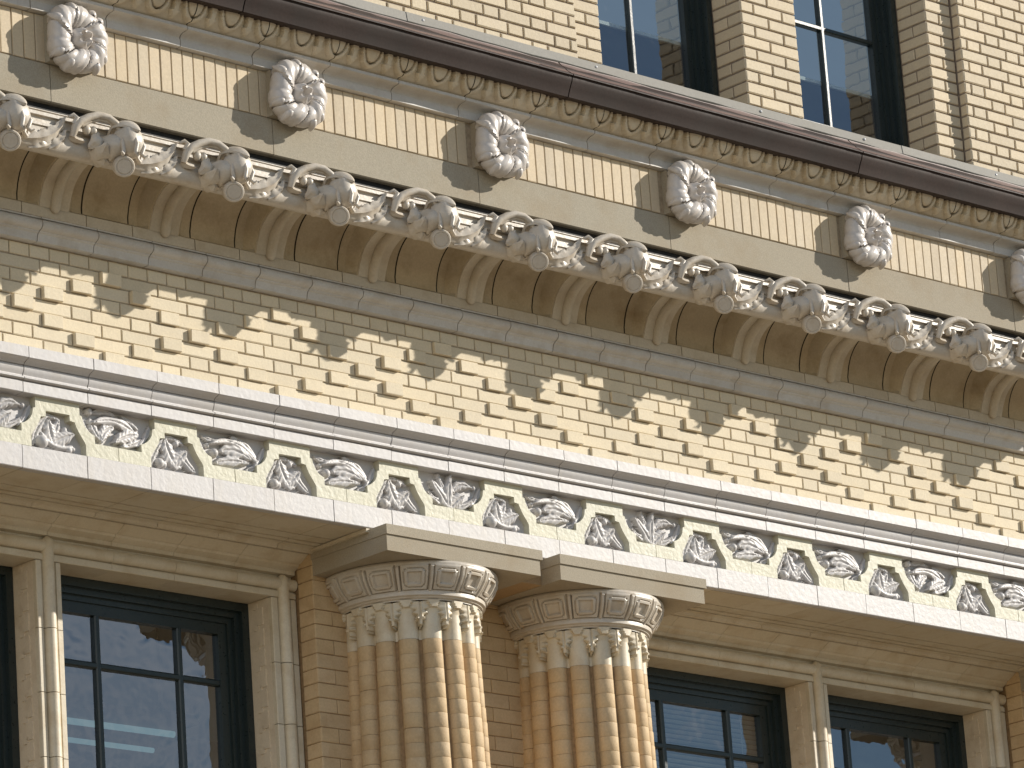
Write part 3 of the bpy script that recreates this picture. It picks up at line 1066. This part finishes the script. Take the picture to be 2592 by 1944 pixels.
# ---- copper gutter and grey strip ---------------------------------
gut = obj('gutter', MB().box(XL, XR, -.598, -.42, 11.03, 11.19).mesh('gutter'), 'black', B)
gpoly = [(-.60, 10.995), (-.712, 10.979), (-.718, 10.981), (-.726, 11.003), (-.740, 11.033), (-.756, 11.063), (-.761, 11.081), (-.761, 11.093), (-.773, 11.094), (-.773, 11.101),
         (-.764, 11.105), (-.719, 11.141), (-.716, 11.151), (-.669, 11.195), (-.662, 11.195), (-.60, 11.195)]
gpoly = [(y + .018, z + .0075) for y, z in gpoly]
seams = [XL, -2.47, -0.085, 2.31, 4.70, XR]
for a, b in zip(seams[:-1], seams[1:]):
    mb = MB()
    n = max(2, int((b - a) / .12))
    ring = []
    for i in range(n + 1):
        x = a + .004 + (b - a - .008) * i / n
        s = 0.0022 * math.sin(x * 7.1) + 0.0018 * math.sin(x * 17.3 + 1)
        ring.append([(x, y + s, z + s * 0.7) for y, z in gpoly])
    mb.grid(np.array(ring), wrap_v=True)
    m_ = len(gpoly)
    mb.f.append(tuple(range(m_)))
    mb.f.append(tuple(n * m_ + i for i in range(m_)))
    put('gutter_section', mb, 'copper', gut, smooth=30)
    mb = MB()
    n = max(2, int((b - a) / .10))
    ring = []
    for i in range(n + 1):
        x = a + .006 + (b - a - .012) * i / n
        s = 0.003 * math.sin(x * 5.3) + 0.0025 * math.sin(x * 13.7 + 2)
        ring.append([(x, -.736, 11.1217 + s * .3), (x, -.696, 11.1555 + s * .5), (x, -.648, 11.2075 + s), (x, -.648, 11.2110 + s)])
    mb.grid(np.array(ring))
    put('gutter_apron', mb, 'copper_top', gut, smooth=60)

strip = MB()
lap = [XL, -1.10, 1.06, 2.96, XR]
st = obj('wall_strip', MB().box(XL, XR, -.484, -.40, 11.285, 11.34).mesh('wall_strip'), 'black', B)
for i, (a, b) in enumerate(zip(lap[:-1], lap[1:])):
    dy = .003 * (i % 2)
    mb = MB()
    n = int((b - a) / .1) + 2
    ring = []
    for q in range(n + 1):
        x = a + (b - a + .02) * q / n
        s = .003 * math.sin(x * 6.1) + .002 * math.sin(x * 15 + 1)
        ring.append([(x, -.486, 11.350), (x, -.497 - dy, 11.349), (x, -.5055 - dy + s * .5, 11.294 + s), (x, -.500 - dy + s * .5, 11.288 + s), (x, -.486, 11.288 + s)])
    mb.grid(np.array(ring))
    put('strip_length', mb, 'strip', st, smooth=25)
scr_m = MB().ellipsoid((0, 0, 0), (.009, .006, .009), 12, 8).mesh('screw', 60)
for x in (-1.9, -0.98, 0.36, 1.72, 2.62, 3.82):
    obj('screw', scr_m, 'screw', st, (x, -.504, 11.322))

# ---- upper brick wall ---------------------------------------------
F1, F2 = -.42, -.478
HU, ZU = 0.0740, 11.393
JU = 0.0105
ZTOP = 13.35
GX0, GX1 = 0.253, 3.638       # window group
W1 = (0.505, 1.711)
W2 = (2.193, 3.395)
wm = MB()
wm.box(XL, GX0 - .004, F2 + .010, 0.12, 11.22, ZTOP)
wm.box(GX1 + .004, XR, F2 + .010, 0.12, 11.22, ZTOP)
wm.box(GX0 - .004, W1[0] - .006, F1 + .010, 0.12, 11.22, ZTOP)
wm.box(W1[1] + .006, W2[0] - .006, F1 + .010, 0.12, 11.22, ZTOP)
wm.box(W2[1] + .006, GX1 + .004, F1 + .010, 0.12, 11.22, ZTOP)
wm.box(W1[0], W1[1], F1 + .03, 0.12, 11.22, 11.40)
wm.box(W2[0], W2[1], F1 + .03, 0.12, 11.22, 11.40)
upw = put('upper_wall', wm, 'mortar_dark', B)
bk = Bricks(upw, 'brick_up')
SW, HW = 0.247, 0.121
PU = 0.368


def in_frame(x, z, y):
    d = Vector((x, y, z)) - cam.matrix_world.translation
    u, v, w = d.dot(RX), d.dot(RY), d.dot(RZ)
    return abs(u / w) < 1296 / 12341.78 * 1.06 and abs(v / w) < 972 / 12341.78 * 1.08


for r in range(0, 27):
    zc = ZU - HU / 2 + r * HU
    h = HU - JU
    # broad wall left of the group: bricks laid out from its corner
    for side in (0, 1):
        x = GX0 if side == 0 else GX1
        sgn = -1 if side == 0 else 1
        seq = 0
        if r % 2:
            w = 0.062
            bk.add(x + sgn * w / 2, F2, zc, w - JU, h, single=in_frame(x, zc, F2), bev=.005)
            x += sgn * w
            kinds = ('h', 's')
        else:
            kinds = ('s', 'h')
        while XL < x < XR:
            w = PU * 2 / 3 if kinds[seq % 2] == 's' else PU / 3
            if kinds[0] == 's' and seq == 0:
                w = 0.245
            xc = x + sgn * w / 2
            if abs(xc) < 8:
                bk.add(xc, F2, zc, w - JU, h, single=in_frame(xc, zc, F2), bev=.005)
            x += sgn * w
            seq += 1
        # side of the broad wall where it steps back
    # jamb strips and pier in the recessed plane
    for a, b, pat in ((GX0, W1[0], 0), (W1[1], W2[0], 1), (W2[1], GX1, 2)):
        wd = b - a
        if pat == 1:
            ws = [.112, .248, wd - .360] if r % 2 else [.236, wd - .236]
        elif pat == 0:
            ws = [wd] if r % 2 else [wd - .118, .118]
        else:
            ws = [.128, wd - .128] if r % 2 else [wd]
        x = a
        for w in ws:
            bk.add(x + w / 2, F1, zc, w - JU, h, single=in_frame(x + w / 2, zc, F1), bev=.005)
            x += w
    # left-facing reveals: right side of each window
    for xw, a, b in ((W1[1], F1, -.185), (W2[1], F1, -.185), (GX1, F2, F1)):
        dpt = b - a
        parts = [dpt] if (r % 2 or dpt < .1) else [dpt / 2, dpt / 2]
        y = a
        for w in parts:
            bk.add(xw, y + w / 2, zc, w - JU * .8, h, d=.05, single=in_frame(xw, zc, y), bev=.004, rotz=-PI / 2)
            y += w
    for xw in (W1[0], W2[0]):
        bk.add(xw, F1 + .118, zc, .228, h, d=.05, single=False, bev=.004, rotz=PI / 2)
bk.finish('bricks_beyond')


# ---- windows -------------------------------------------------------
def window(x0, x1, z0, z1, yf, ys, vm, hm, rail, stile, frame_w, label=None, mun=0.030, rand=0.0):
    """frame set at yf, sash at ys; vm / hm = centres of the glazing bars"""
    fm = MB()
    st = [(0.0, yf), (frame_w * .42, yf + (ys - yf) * .45), (frame_w * .72, yf + (ys - yf) * .8)]
    for q, (ins, y) in enumerate(st):
        nxt = st[q + 1][0] if q + 1 < len(st) else frame_w
        a0, a1, b0, b1 = x0 + ins, x1 - ins, z0 + ins, z1 - ins
        n = nxt - ins
        fm.box(a0, a0 + n, y, ys + .07, b0, b1)
        fm.box(a1 - n, a1, y, ys + .07, b0, b1)
        fm.box(a0 + n, a1 - n, y + .0005, ys + .07, b1 - n, b1)
        fm.box(a0 + n, a1 - n, y + .0005, ys + .07, b0, b0 + n)
    w = put('window', fm, 'green', B)
    if label:
        w['label'] = label
    sx0, sx1, sz0, sz1 = x0 + frame_w, x1 - frame_w, z0 + frame_w, z1 - frame_w
    gx0, gx1, gz0, gz1 = sx0 + stile, sx1 - stile, sz0 + rail, sz1 - rail
    sm = MB()
    sm.box(sx0, gx0, ys, ys + .045, sz0, sz1)
    sm.box(gx1, sx1, ys, ys + .045, sz0, sz1)
    sm.box(gx0, gx1, ys + .0006, ys + .045, gz1, sz1)
    sm.box(gx0, gx1, ys + .0006, ys + .045, sz0, gz0)
    put('sash', sm, 'green', w)
    for c in vm:
        put('glazing_bar', MB().prism_z([(c - mun / 2, ys + .008), (c - mun / 2, ys + .04), (c + mun / 2, ys + .04), (c + mun / 2, ys + .008), (c + mun * .3, ys + .002), (c - mun * .3, ys + .002)], gz0, gz1), 'green', w)
    for c in hm:
        put('glazing_bar', MB().prism([(ys + .009, c - mun / 2), (ys + .0395, c - mun / 2), (ys + .0395, c + mun / 2), (ys + .009, c + mun / 2), (ys + .003, c + mun * .3), (ys + .003, c - mun * .3)], gx0, gx1), 'green', w)
    xs = [gx0] + sorted(vm) + [gx1]
    zs = [gz0] + sorted(hm) + [gz1]
    for i in range(len(xs) - 1):
        for j in range(len(zs) - 1):
            cx, cz = (xs[i] + xs[i + 1]) / 2, (zs[j] + zs[j + 1]) / 2
            hw, hh = (xs[i + 1] - xs[i]) / 2, (zs[j + 1] - zs[j]) / 2
            me = MB().box(-hw, hw, 0, .0035, -hh, hh).mesh('pane')
            obj('pane', me, 'glass', w, (cx, ys + .026, cz), (random.uniform(-.004, .004), 0, random.uniform(-.004, .004)))
    return w


for (a, b), lab in ((W1, 'dark green sash window left of the brick pier, above the gutter'), (W2, 'dark green sash window right of the brick pier, above the gutter')):
    c = (a + b) / 2
    window(a + .002, b - .002, 11.40, 13.30, -.185, -.095, [c + .003], [12.208, 12.85], .065, .045, .10, lab)

# ---- lower storey: soffit, lintels, mullions, piers ----------------
PX0, PX1 = -1.184, 1.271
PAIR = 5.891
bays = [(-4.620, PX0), (PX1, 4.707)]
sof = put('soffit', MB().box(XL, XR, 0.0, 0.62, 8.512, 8.60), 'mortar', B)
spoly = [(0.013, 8.490), (0.246, 8.490), (0.246, 8.496), (0.254, 8.496), (0.254, 8.488), (0.330, 8.488), (0.338, 8.496), (0.346, 8.496), (0.346, 8.486), (0.380, 8.484), (0.386, 8.494), (0.394, 8.494), (0.394, 8.482), (0.432, 8.480), (0.438, 8.464), (0.452, 8.460), (0.458, 8.464),
         (0.458, 8.511), (0.013, 8.511)]
run('soffit_block', sof, spoly, -3.124, 0.4215, 'cream', gap=0.004, hi=VR + .8)

lpoly = [(0.95, 8.52), (0.462, 8.52), (0.462, 8.486), (0.476, 8.484)] + [(0.478, 8.462), (0.546, 8.424), (0.556, 8.426), (0.562, 8.412), (0.596, 8.392), (0.598, 8.372)] + \
        [(0.606, 8.370), (0.630, 8.366), (0.632, 8.352), (0.616, 8.350)] + \
        [(0.612 - .034 * math.sin(math.radians(a)), 8.314 + .034 * math.cos(math.radians(a))) for a in range(10, 180, 20)] + \
        [(0.620, 8.280), (0.620, 8.275), (0.607, 8.273), (0.607, 8.267), (0.600, 8.265), (0.600, 8.238), (0.604, 8.235), (0.80, 8.235), (0.95, 8.235)]
lint = obj('lintel', MB().box(XL, XR, 0.66, 0.95, 8.24, 8.50).mesh('lintel'), 'mortar', B)


def v_mould(x0, x1, ztop, name, parent, left=True, right=True, blocks=None):
    """upright jamb / mullion: flat, groove, roll, groove, flat, as seen in plan"""
    c = (x0 + x1) / 2
    r = .036
    poly = [(x0, .80), (x0, .604), (x0 + .004, .600), (c - r - .014, .600), (c - r - .012, .612), (c - r, .612)]
    poly += [(c - r * math.cos(math.radians(a)), .608 - r * math.sin(math.radians(a)) * 1.05) for a in range(10, 180, 16)]
    poly += [(c + r, .612), (c + r + .012, .612), (c + r + .014, .600), (x1 - .004, .600), (x1, .604), (x1, .80)]
    zs = blocks
    for a, b in zip(zs[:-1], zs[1:]):
        mb = MB().prism_z(poly, a + .002, b - .002)
        put(name, mb, 'cream', parent, smooth=30)


ZB = [6.1, 6.42, 6.835, 7.175, 7.52, 7.865, 8.232]
for bi, (bx0, bx1) in enumerate(bays + [(7.16, XR)]):
    if bx1 - bx0 > 1:
        n = 8
        w = (bx1 - bx0) / n
        for i in range(n):
            put('lintel_block', MB().prism(lpoly, bx0 + i * w + .0012, bx0 + (i + 1) * w - .0012), 'cream', lint, smooth=32)
        mc = (bx0 + bx1) / 2
        mu = obj('mullion', MB().box(mc - .06, mc + .06, .66, .95, 6.1, 8.30).mesh('mullion'), 'crack', B)
        v_mould(mc - .083, mc + .083, 8.235, 'mullion_block', mu, blocks=ZB)
        # the roll runs up into the lintel
        put('roll_end', MB().tube([(mc, .608, 8.22), (mc, .606, 8.30), (mc, .604, 8.345), (mc, .606, 8.365)], [.036, .036, .034, .012], n=14), 'cream', mu, smooth=60)
        for s, xe in ((0, bx0), (1, bx1)):
            x0, x1 = (xe, xe + .178) if s == 0 else (xe - .178, xe)
            jm = obj('jamb', MB().box(x0 + .02, x1 - .02, .66, .95, 6.1, 8.30).mesh('jamb'), 'crack', B)
            v_mould(x0, x1, 8.235, 'jamb_block', jm, blocks=ZB)
            put('roll_end', MB().tube([((x0 + x1) / 2, .608, 8.22), ((x0 + x1) / 2, .606, 8.30), ((x0 + x1) / 2, .604, 8.345), ((x0 + x1) / 2, .606, 8.365)], [.036, .036, .034, .012], n=14), 'cream', jm, smooth=60)
        # keyed inner reveals (the left-facing ones are seen)
        for xr in (mc - .083, bx1 - .178):
            z = 6.3
            q = 0
            host = put('window_reveal', MB().box(xr - .0005, xr + .02, .63, .80, 6.1, 8.233), 'reveal', B)
            kme = [MB().prism_y([(-.0, -.048), (-.0, .048), (.006, .048), (.006, -.048)], 0, .052).mesh('key_tile'), MB().prism_y([(-.0, -.018), (-.0, .018), (.006, .018), (.006, -.018)], 0, .036).mesh('key_tile')]
            for k_ in kme:
                fix_normals(k_)
            while z < 8.2:
                obj('key_tile', kme[0], 'reveal', host, (xr - .0065, .676, z))
                obj('key_tile', kme[1], 'reveal', host, (xr - .0065, .716, z + .072 - .008))
                z += .118 if q % 2 else .112
                q += 1
        # windows
        for wx0, wx1, lab in ((bx0 + .178, mc - .083, 0), (mc + .083, bx1 - .178, 1)):
            c = (wx0 + wx1) / 2
            lab = ['dark green window cut by the left edge of the photograph', 'dark green window left of the paired columns',
                   'dark green window just right of the paired columns', 'dark green window at the lower right corner'][bi * 2 + lab]
            window(wx0 + .003, wx1 - .003, 6.2, 8.233, .795, .862, [c - .284, c + .284], [7.785, 6.95], .062, .058, .112, lab, mun=.034)

# ---- piers behind the columns --------------------------------------
HP = .0825


def pier(x0, x1):
    p = put('pier', MB().box(x0 + .006, x1 - .006, .460, .95, 6.0, 8.49), 'mortar_tan', B)
    bk = Bricks(p, 'brick_tan')
    bs = Bricks(p, 'brick_tan')
    z = 8.44
    r = 0
    while z > 6.8:
        vis = z > 7.2 and x0 < 4.8
        x = x0
        w = .26 if r % 2 else .13
        while x < x1 - .01:
            w2 = min(w, x1 - x)
            xc = x + w2 / 2
            bk.add(xc, .455, z, w2 - .0045, HP - .0045, single=vis and x0 < 4 and (xc < -.9 or -.35 < xc < .35), bev=.003)
            x += w2
            w = .26
        bs.add(x0, .518, z, .122, HP - .006, d=.05, single=vis, bev=.003, rotz=-PI / 2)
        bk.add(x1, .518, z, .122, HP - .006, d=.05, single=False, bev=.003, rotz=PI / 2)
        z -= HP
        r += 1
    bk.finish('bricks_beyond')
    bs.finish('bricks_beyond')


pier(PX0, PX1)
pier(PX0 + PAIR, XR)
pier(XL, bays[0][0])
for x0, x1 in ((PX0, PX1), (PX0 + PAIR, PX1 + PAIR)):
    x1 = min(x1, XR)
    blk = MB().box(x0 + .010, x1 - .010, 0.0, .46, 8.340, 8.4655)
    put('impost_block', blk, 'tan_stone', B)
    put('soffit_edge', MB().prism([(-.030, 8.466), (-.030, 8.489), (.455, 8.479), (.455, 8.466)], x0 - .022, x0 + .003), 'cream', B)

# ---- columns --------------------------------------------------------
NR = 16


def revolve(fn, th0, th1, nth, zs, close=False):
    P = np.zeros((nth, len(zs), 3))
    for i in range(nth):
        th = th0 + (th1 - th0) * i / (nth if close else nth - 1)
        for j, z in enumerate(zs):
            r, zz = fn(th, z)
            P[i, j] = (r * math.cos(th), r * math.sin(th), zz)
    return MB().grid(P, wrap_u=close)


def echinus(th, v):
    """v 0 (top rim) .. 1 (below the rings)"""
    pts = [(0, .496, 8.336), (.06, .503, 8.325), (.14, .501, 8.308), (.35, .485, 8.262), (.55, .459, 8.222), (.70, .430, 8.190), (.745, .424, 8.184), (.76, .424, 8.170), (.82, .424, 8.160),
           (.83, .410, 8.156), (.90, .407, 8.148), (.91, .395, 8.145), (1.0, .395, 8.138)]
    for (v0, r0, z0), (v1, r1, z1) in zip(pts[:-1], pts[1:]):
        if v <= v1 + 1e-9:
            f = (v - v0) / (v1 - v0)
            r, z = r0 + (r1 - r0) * f, z0 + (z1 - z0) * f
            break
    a = 2 * PI / NR
    u = ((th - math.radians(-139)) / a + .5) % 1.0 - .5      # 0 at a tongue
    h = 0.0
    if .12 < v < .735:
        au = abs(u)
        top = .14 + (.06 * (au / .10) ** 2 if au < .10 else .02)
        if au < .052:
            h = .007 if v > top else .0
        elif au < .078:
            h = -.017 if v > top - .02 else .0
        else:
            pu = abs(au - .5) / .42     # 0 centre of panel, 1 at groove
            pv = abs(v - .43) / .29
            m = max(pu, pv, (pu ** 4 + pv ** 4) ** .25)
            h = .004 if m > .80 else (-.005 if m > .74 else (.008 if max(pu, pv) > .46 else -.009))
            if pu > .97:
                h = -.006
        if .70 < v < .735 and abs(u) > .08:
            h = -.012
    return r + h * .8, z - h * .5


ech = revolve(echinus, 0, 2 * PI, NR * 30, list(np.linspace(0, 1, 44)), close=True)
ech_me = ech.mesh('echinus', 42)
fix_normals(ech_me)


def reed(th, r0, depth=.044):
    a = 2 * PI / NR
    u = abs(((th / a) + .5) % 1.0 - .5) * 2        # 0 reed centre, 1 groove
    return r0 - depth * (1 - math.sqrt(max(0.0, 1 - min(u / .84, 1) ** 2))) - (.006 if u > .84 else 0)


def neck(th, v):
    z = 8.140 + (7.930 - 8.140) * v
    a = 2 * PI / NR
    k = min(1.0, v / .25)
    r = reed(th, .392 - .014 * min(1, v * 3), .044 * (0.5 + .5 * k))
    uc = ((th / a) + .5) % 1.0 - .5                 # 0 at reed
    ug = (th / a) % 1.0 - .5                        # 0 at groove
    # hanging tab over every reed
    if v < .20 and math.hypot(uc / .22, v / .20) < 1:
        r = .402
    # small acanthus in every groove
    w = .40 * (1 - v / .72) * (1 + .22 * math.sin(v * 42))
    if .04 < v < .72 and abs(ug) < w:
        r = max(r, .384 + .012 * (1 - abs(ug) / max(w, .01)) - .010 * (abs(ug) < .03) + .012 * v)
    if abs(v - .50) < .05 and abs(abs(ug) - .14) < .05:
        r += .010
    return r, z


nk = revolve(neck, 0, 2 * PI, NR * 20, list(np.linspace(0, 1, 46)), close=True)
neck_me = nk.mesh('necking', 50)
fix_normals(neck_me)

RB0 = .378


def reed_brick():
    a = 2 * PI / NR
    hb = .0415 - .0008
    n = 11
    P = np.zeros((n, 4, 3))
    for i in range(n):
        u = -0.42 + .84 * i / (n - 1)
        rr = reed(u * a, RB0)
        for j, (z, ins) in enumerate(((-hb, .0012), (-hb + .002, 0), (hb - .002, 0), (hb, .0012))):
            P[i, j] = ((rr - ins) * math.cos(u * a), (rr - ins) * math.sin(u * a), z)
    mb = MB().grid(P)
    b = len(mb.v)
    ri = RB0 - .085
    mb.v += [(ri * math.cos(-.42 * a), ri * math.sin(-.42 * a), z) for z in (-hb, hb)] + [(ri * math.cos(.42 * a), ri * math.sin(.42 * a), z) for z in (-hb, hb)]
    mb.f += [(b, 0, 1, 2, 3, b + 1), (b + 2, b + 3, (n - 1) * 4 + 3, (n - 1) * 4 + 2, (n - 1) * 4 + 1, (n - 1) * 4)]
    mb.f += [tuple([b] + [b + 2] + [i * 4 for i in range(n - 1, -1, -1)]), tuple([b + 1] + [i * 4 + 3 for i in range(n)] + [b + 3])]
    me = mb.mesh('curved_brick', 40)
    fix_normals(me)
    return me


reed_me = reed_brick()
view_ang = math.atan2(-.7156, -.6985)


def column(cx, cy, near, label):
    c = obj('column', None, None, B, (cx, cy, 0))
    c['label'] = label
    core = MB()
    P = np.zeros((64, 2, 3))
    for i in range(64):
        a = 2 * PI * i / 64
        for j, (z, r) in enumerate(((6.0, .376), (7.945, .326))):
            P[i, j] = (r * math.cos(a), r * math.sin(a), z)
    core.grid(P, wrap_u=True)
    put('column_core', core, 'mortar_tan', c, smooth=60)
    obj('echinus', ech_me, 'orn', c)
    obj('necking', neck_me, 'cream', c)
    # abacus, two steps
    ab = MB().box(-.575, .575, -.485, .20, 8.338, 8.430).box(-.585, .585, -.487, .20, 8.4305, 8.4865)
    ab = MB()
    ab.prism_y([(-.573, 8.338), (.568, 8.338), (.568, 8.425), (.573, 8.428), (-.573, 8.428)], -.478, .14)
    ab.prism_y([(-.578, 8.4285), (.584, 8.4285), (.584, 8.484), (-.578, 8.484)], -.487, .14)
    put('abacus', ab, 'stone', c)
    rest = MB()
    z = 7.930 - .0415
    row = 0
    while z > 6.1:
        s = 1 + (7.93 - z) * .0235 / RB0 * 1.0
        for k in range(NR):
            a = 2 * PI * k / NR
            d = (a - view_ang + PI) % (2 * PI) - PI
            off = random.uniform(-.0015, .0015)
            if near and abs(d) < 1.75 and z > 7.2:
                obj('curved_brick', reed_me, 'brick_tan', c, (off * math.cos(a), off * math.sin(a), z + random.uniform(-.0006, .0006)), (0, 0, a), (s, s, 1))
            else:
                b = len(rest.v)
                ca, sa = math.cos(a) * s, math.sin(a) * s
                rest.v += [(v.co.x * ca - v.co.y * sa, v.co.x * sa + v.co.y * ca, z + v.co.z) for v in reed_me.vertices]
                rest.f += [tuple(b + i for i in p.vertices) for p in reed_me.polygons]
        z -= .083
        row += 1
    tag(obj('bricks_beyond', rest.mesh('bricks_beyond', 40), 'brick_tan', c), kind='stuff')


column(-.605, .32, True, 'left column of the pair')
column(.692, .32, True, 'right column of the pair')
column(-.605 + PAIR, .32, False, 'column cut off at the right edge')

# ---- things inside the rooms ---------------------------------------
o = obj('ceiling_lamp', None)
tag(o, 'lit bluish twin tube lamp seen through the window left of the columns', 'lamp')
put('tube', MB().tube([(-1.85, 2.55, 7.962), (-.47, 2.55, 7.962)], .020, n=10), 'lamp', o, smooth=60)
put('tube', MB().tube([(-1.85, 2.42, 7.812), (-.74, 2.42, 7.812)], .016, n=10), 'lamp', o, smooth=60)
put('housing', MB().prism([(2.36, 7.99), (2.62, 7.99), (2.58, 8.05), (2.40, 8.05)], -1.9, -.42), 'room', o)
put('hanger', MB().tube([(-1.7, 2.5, 8.04), (-1.7, 2.5, 8.62)], .008, n=8), 'room', o)
put('hanger', MB().tube([(-.6, 2.5, 8.04), (-.6, 2.5, 8.62)], .008, n=8), 'room', o)

bl = MB()
bx0, bx1 = 1.56, 2.80
z = 8.10
while z > 6.5:
    bl.prism([(0.955, z), (0.980, z - .012), (0.980, z - .0105), (0.955, z + .0015)], bx0, bx1)
    z -= .030
blind = obj('window_blind', None)
tag(blind, 'pale slatted blind behind the window right of the columns', 'blind')
put('blind_slats', bl, 'slat', blind)
put('head_rail', MB().box(bx0, bx1, .95, .99, 8.105, 8.135), 'slat', blind)
put('cord', MB().tube([(bx0 + .15, .950, 8.10), (bx0 + .15, .950, 6.5)], .003, n=6), 'slat', blind)
put('cord', MB().tube([(bx1 - .15, .950, 8.10), (bx1 - .15, .950, 6.5)], .003, n=6), 'slat', blind)
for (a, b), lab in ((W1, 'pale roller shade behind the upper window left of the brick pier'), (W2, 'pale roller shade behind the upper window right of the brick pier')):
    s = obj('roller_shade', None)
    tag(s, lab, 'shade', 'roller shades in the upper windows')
    put('shade_cloth', MB().box(a + .10, b - .10, -.022, -.018, 11.885, 13.2), 'shade_glow', s)  # daylight on the cloth is put in as emission
    put('hem_bar', MB().box(a + .10, b - .10, -.028, -.012, 11.862, 11.884), 'shade', s)
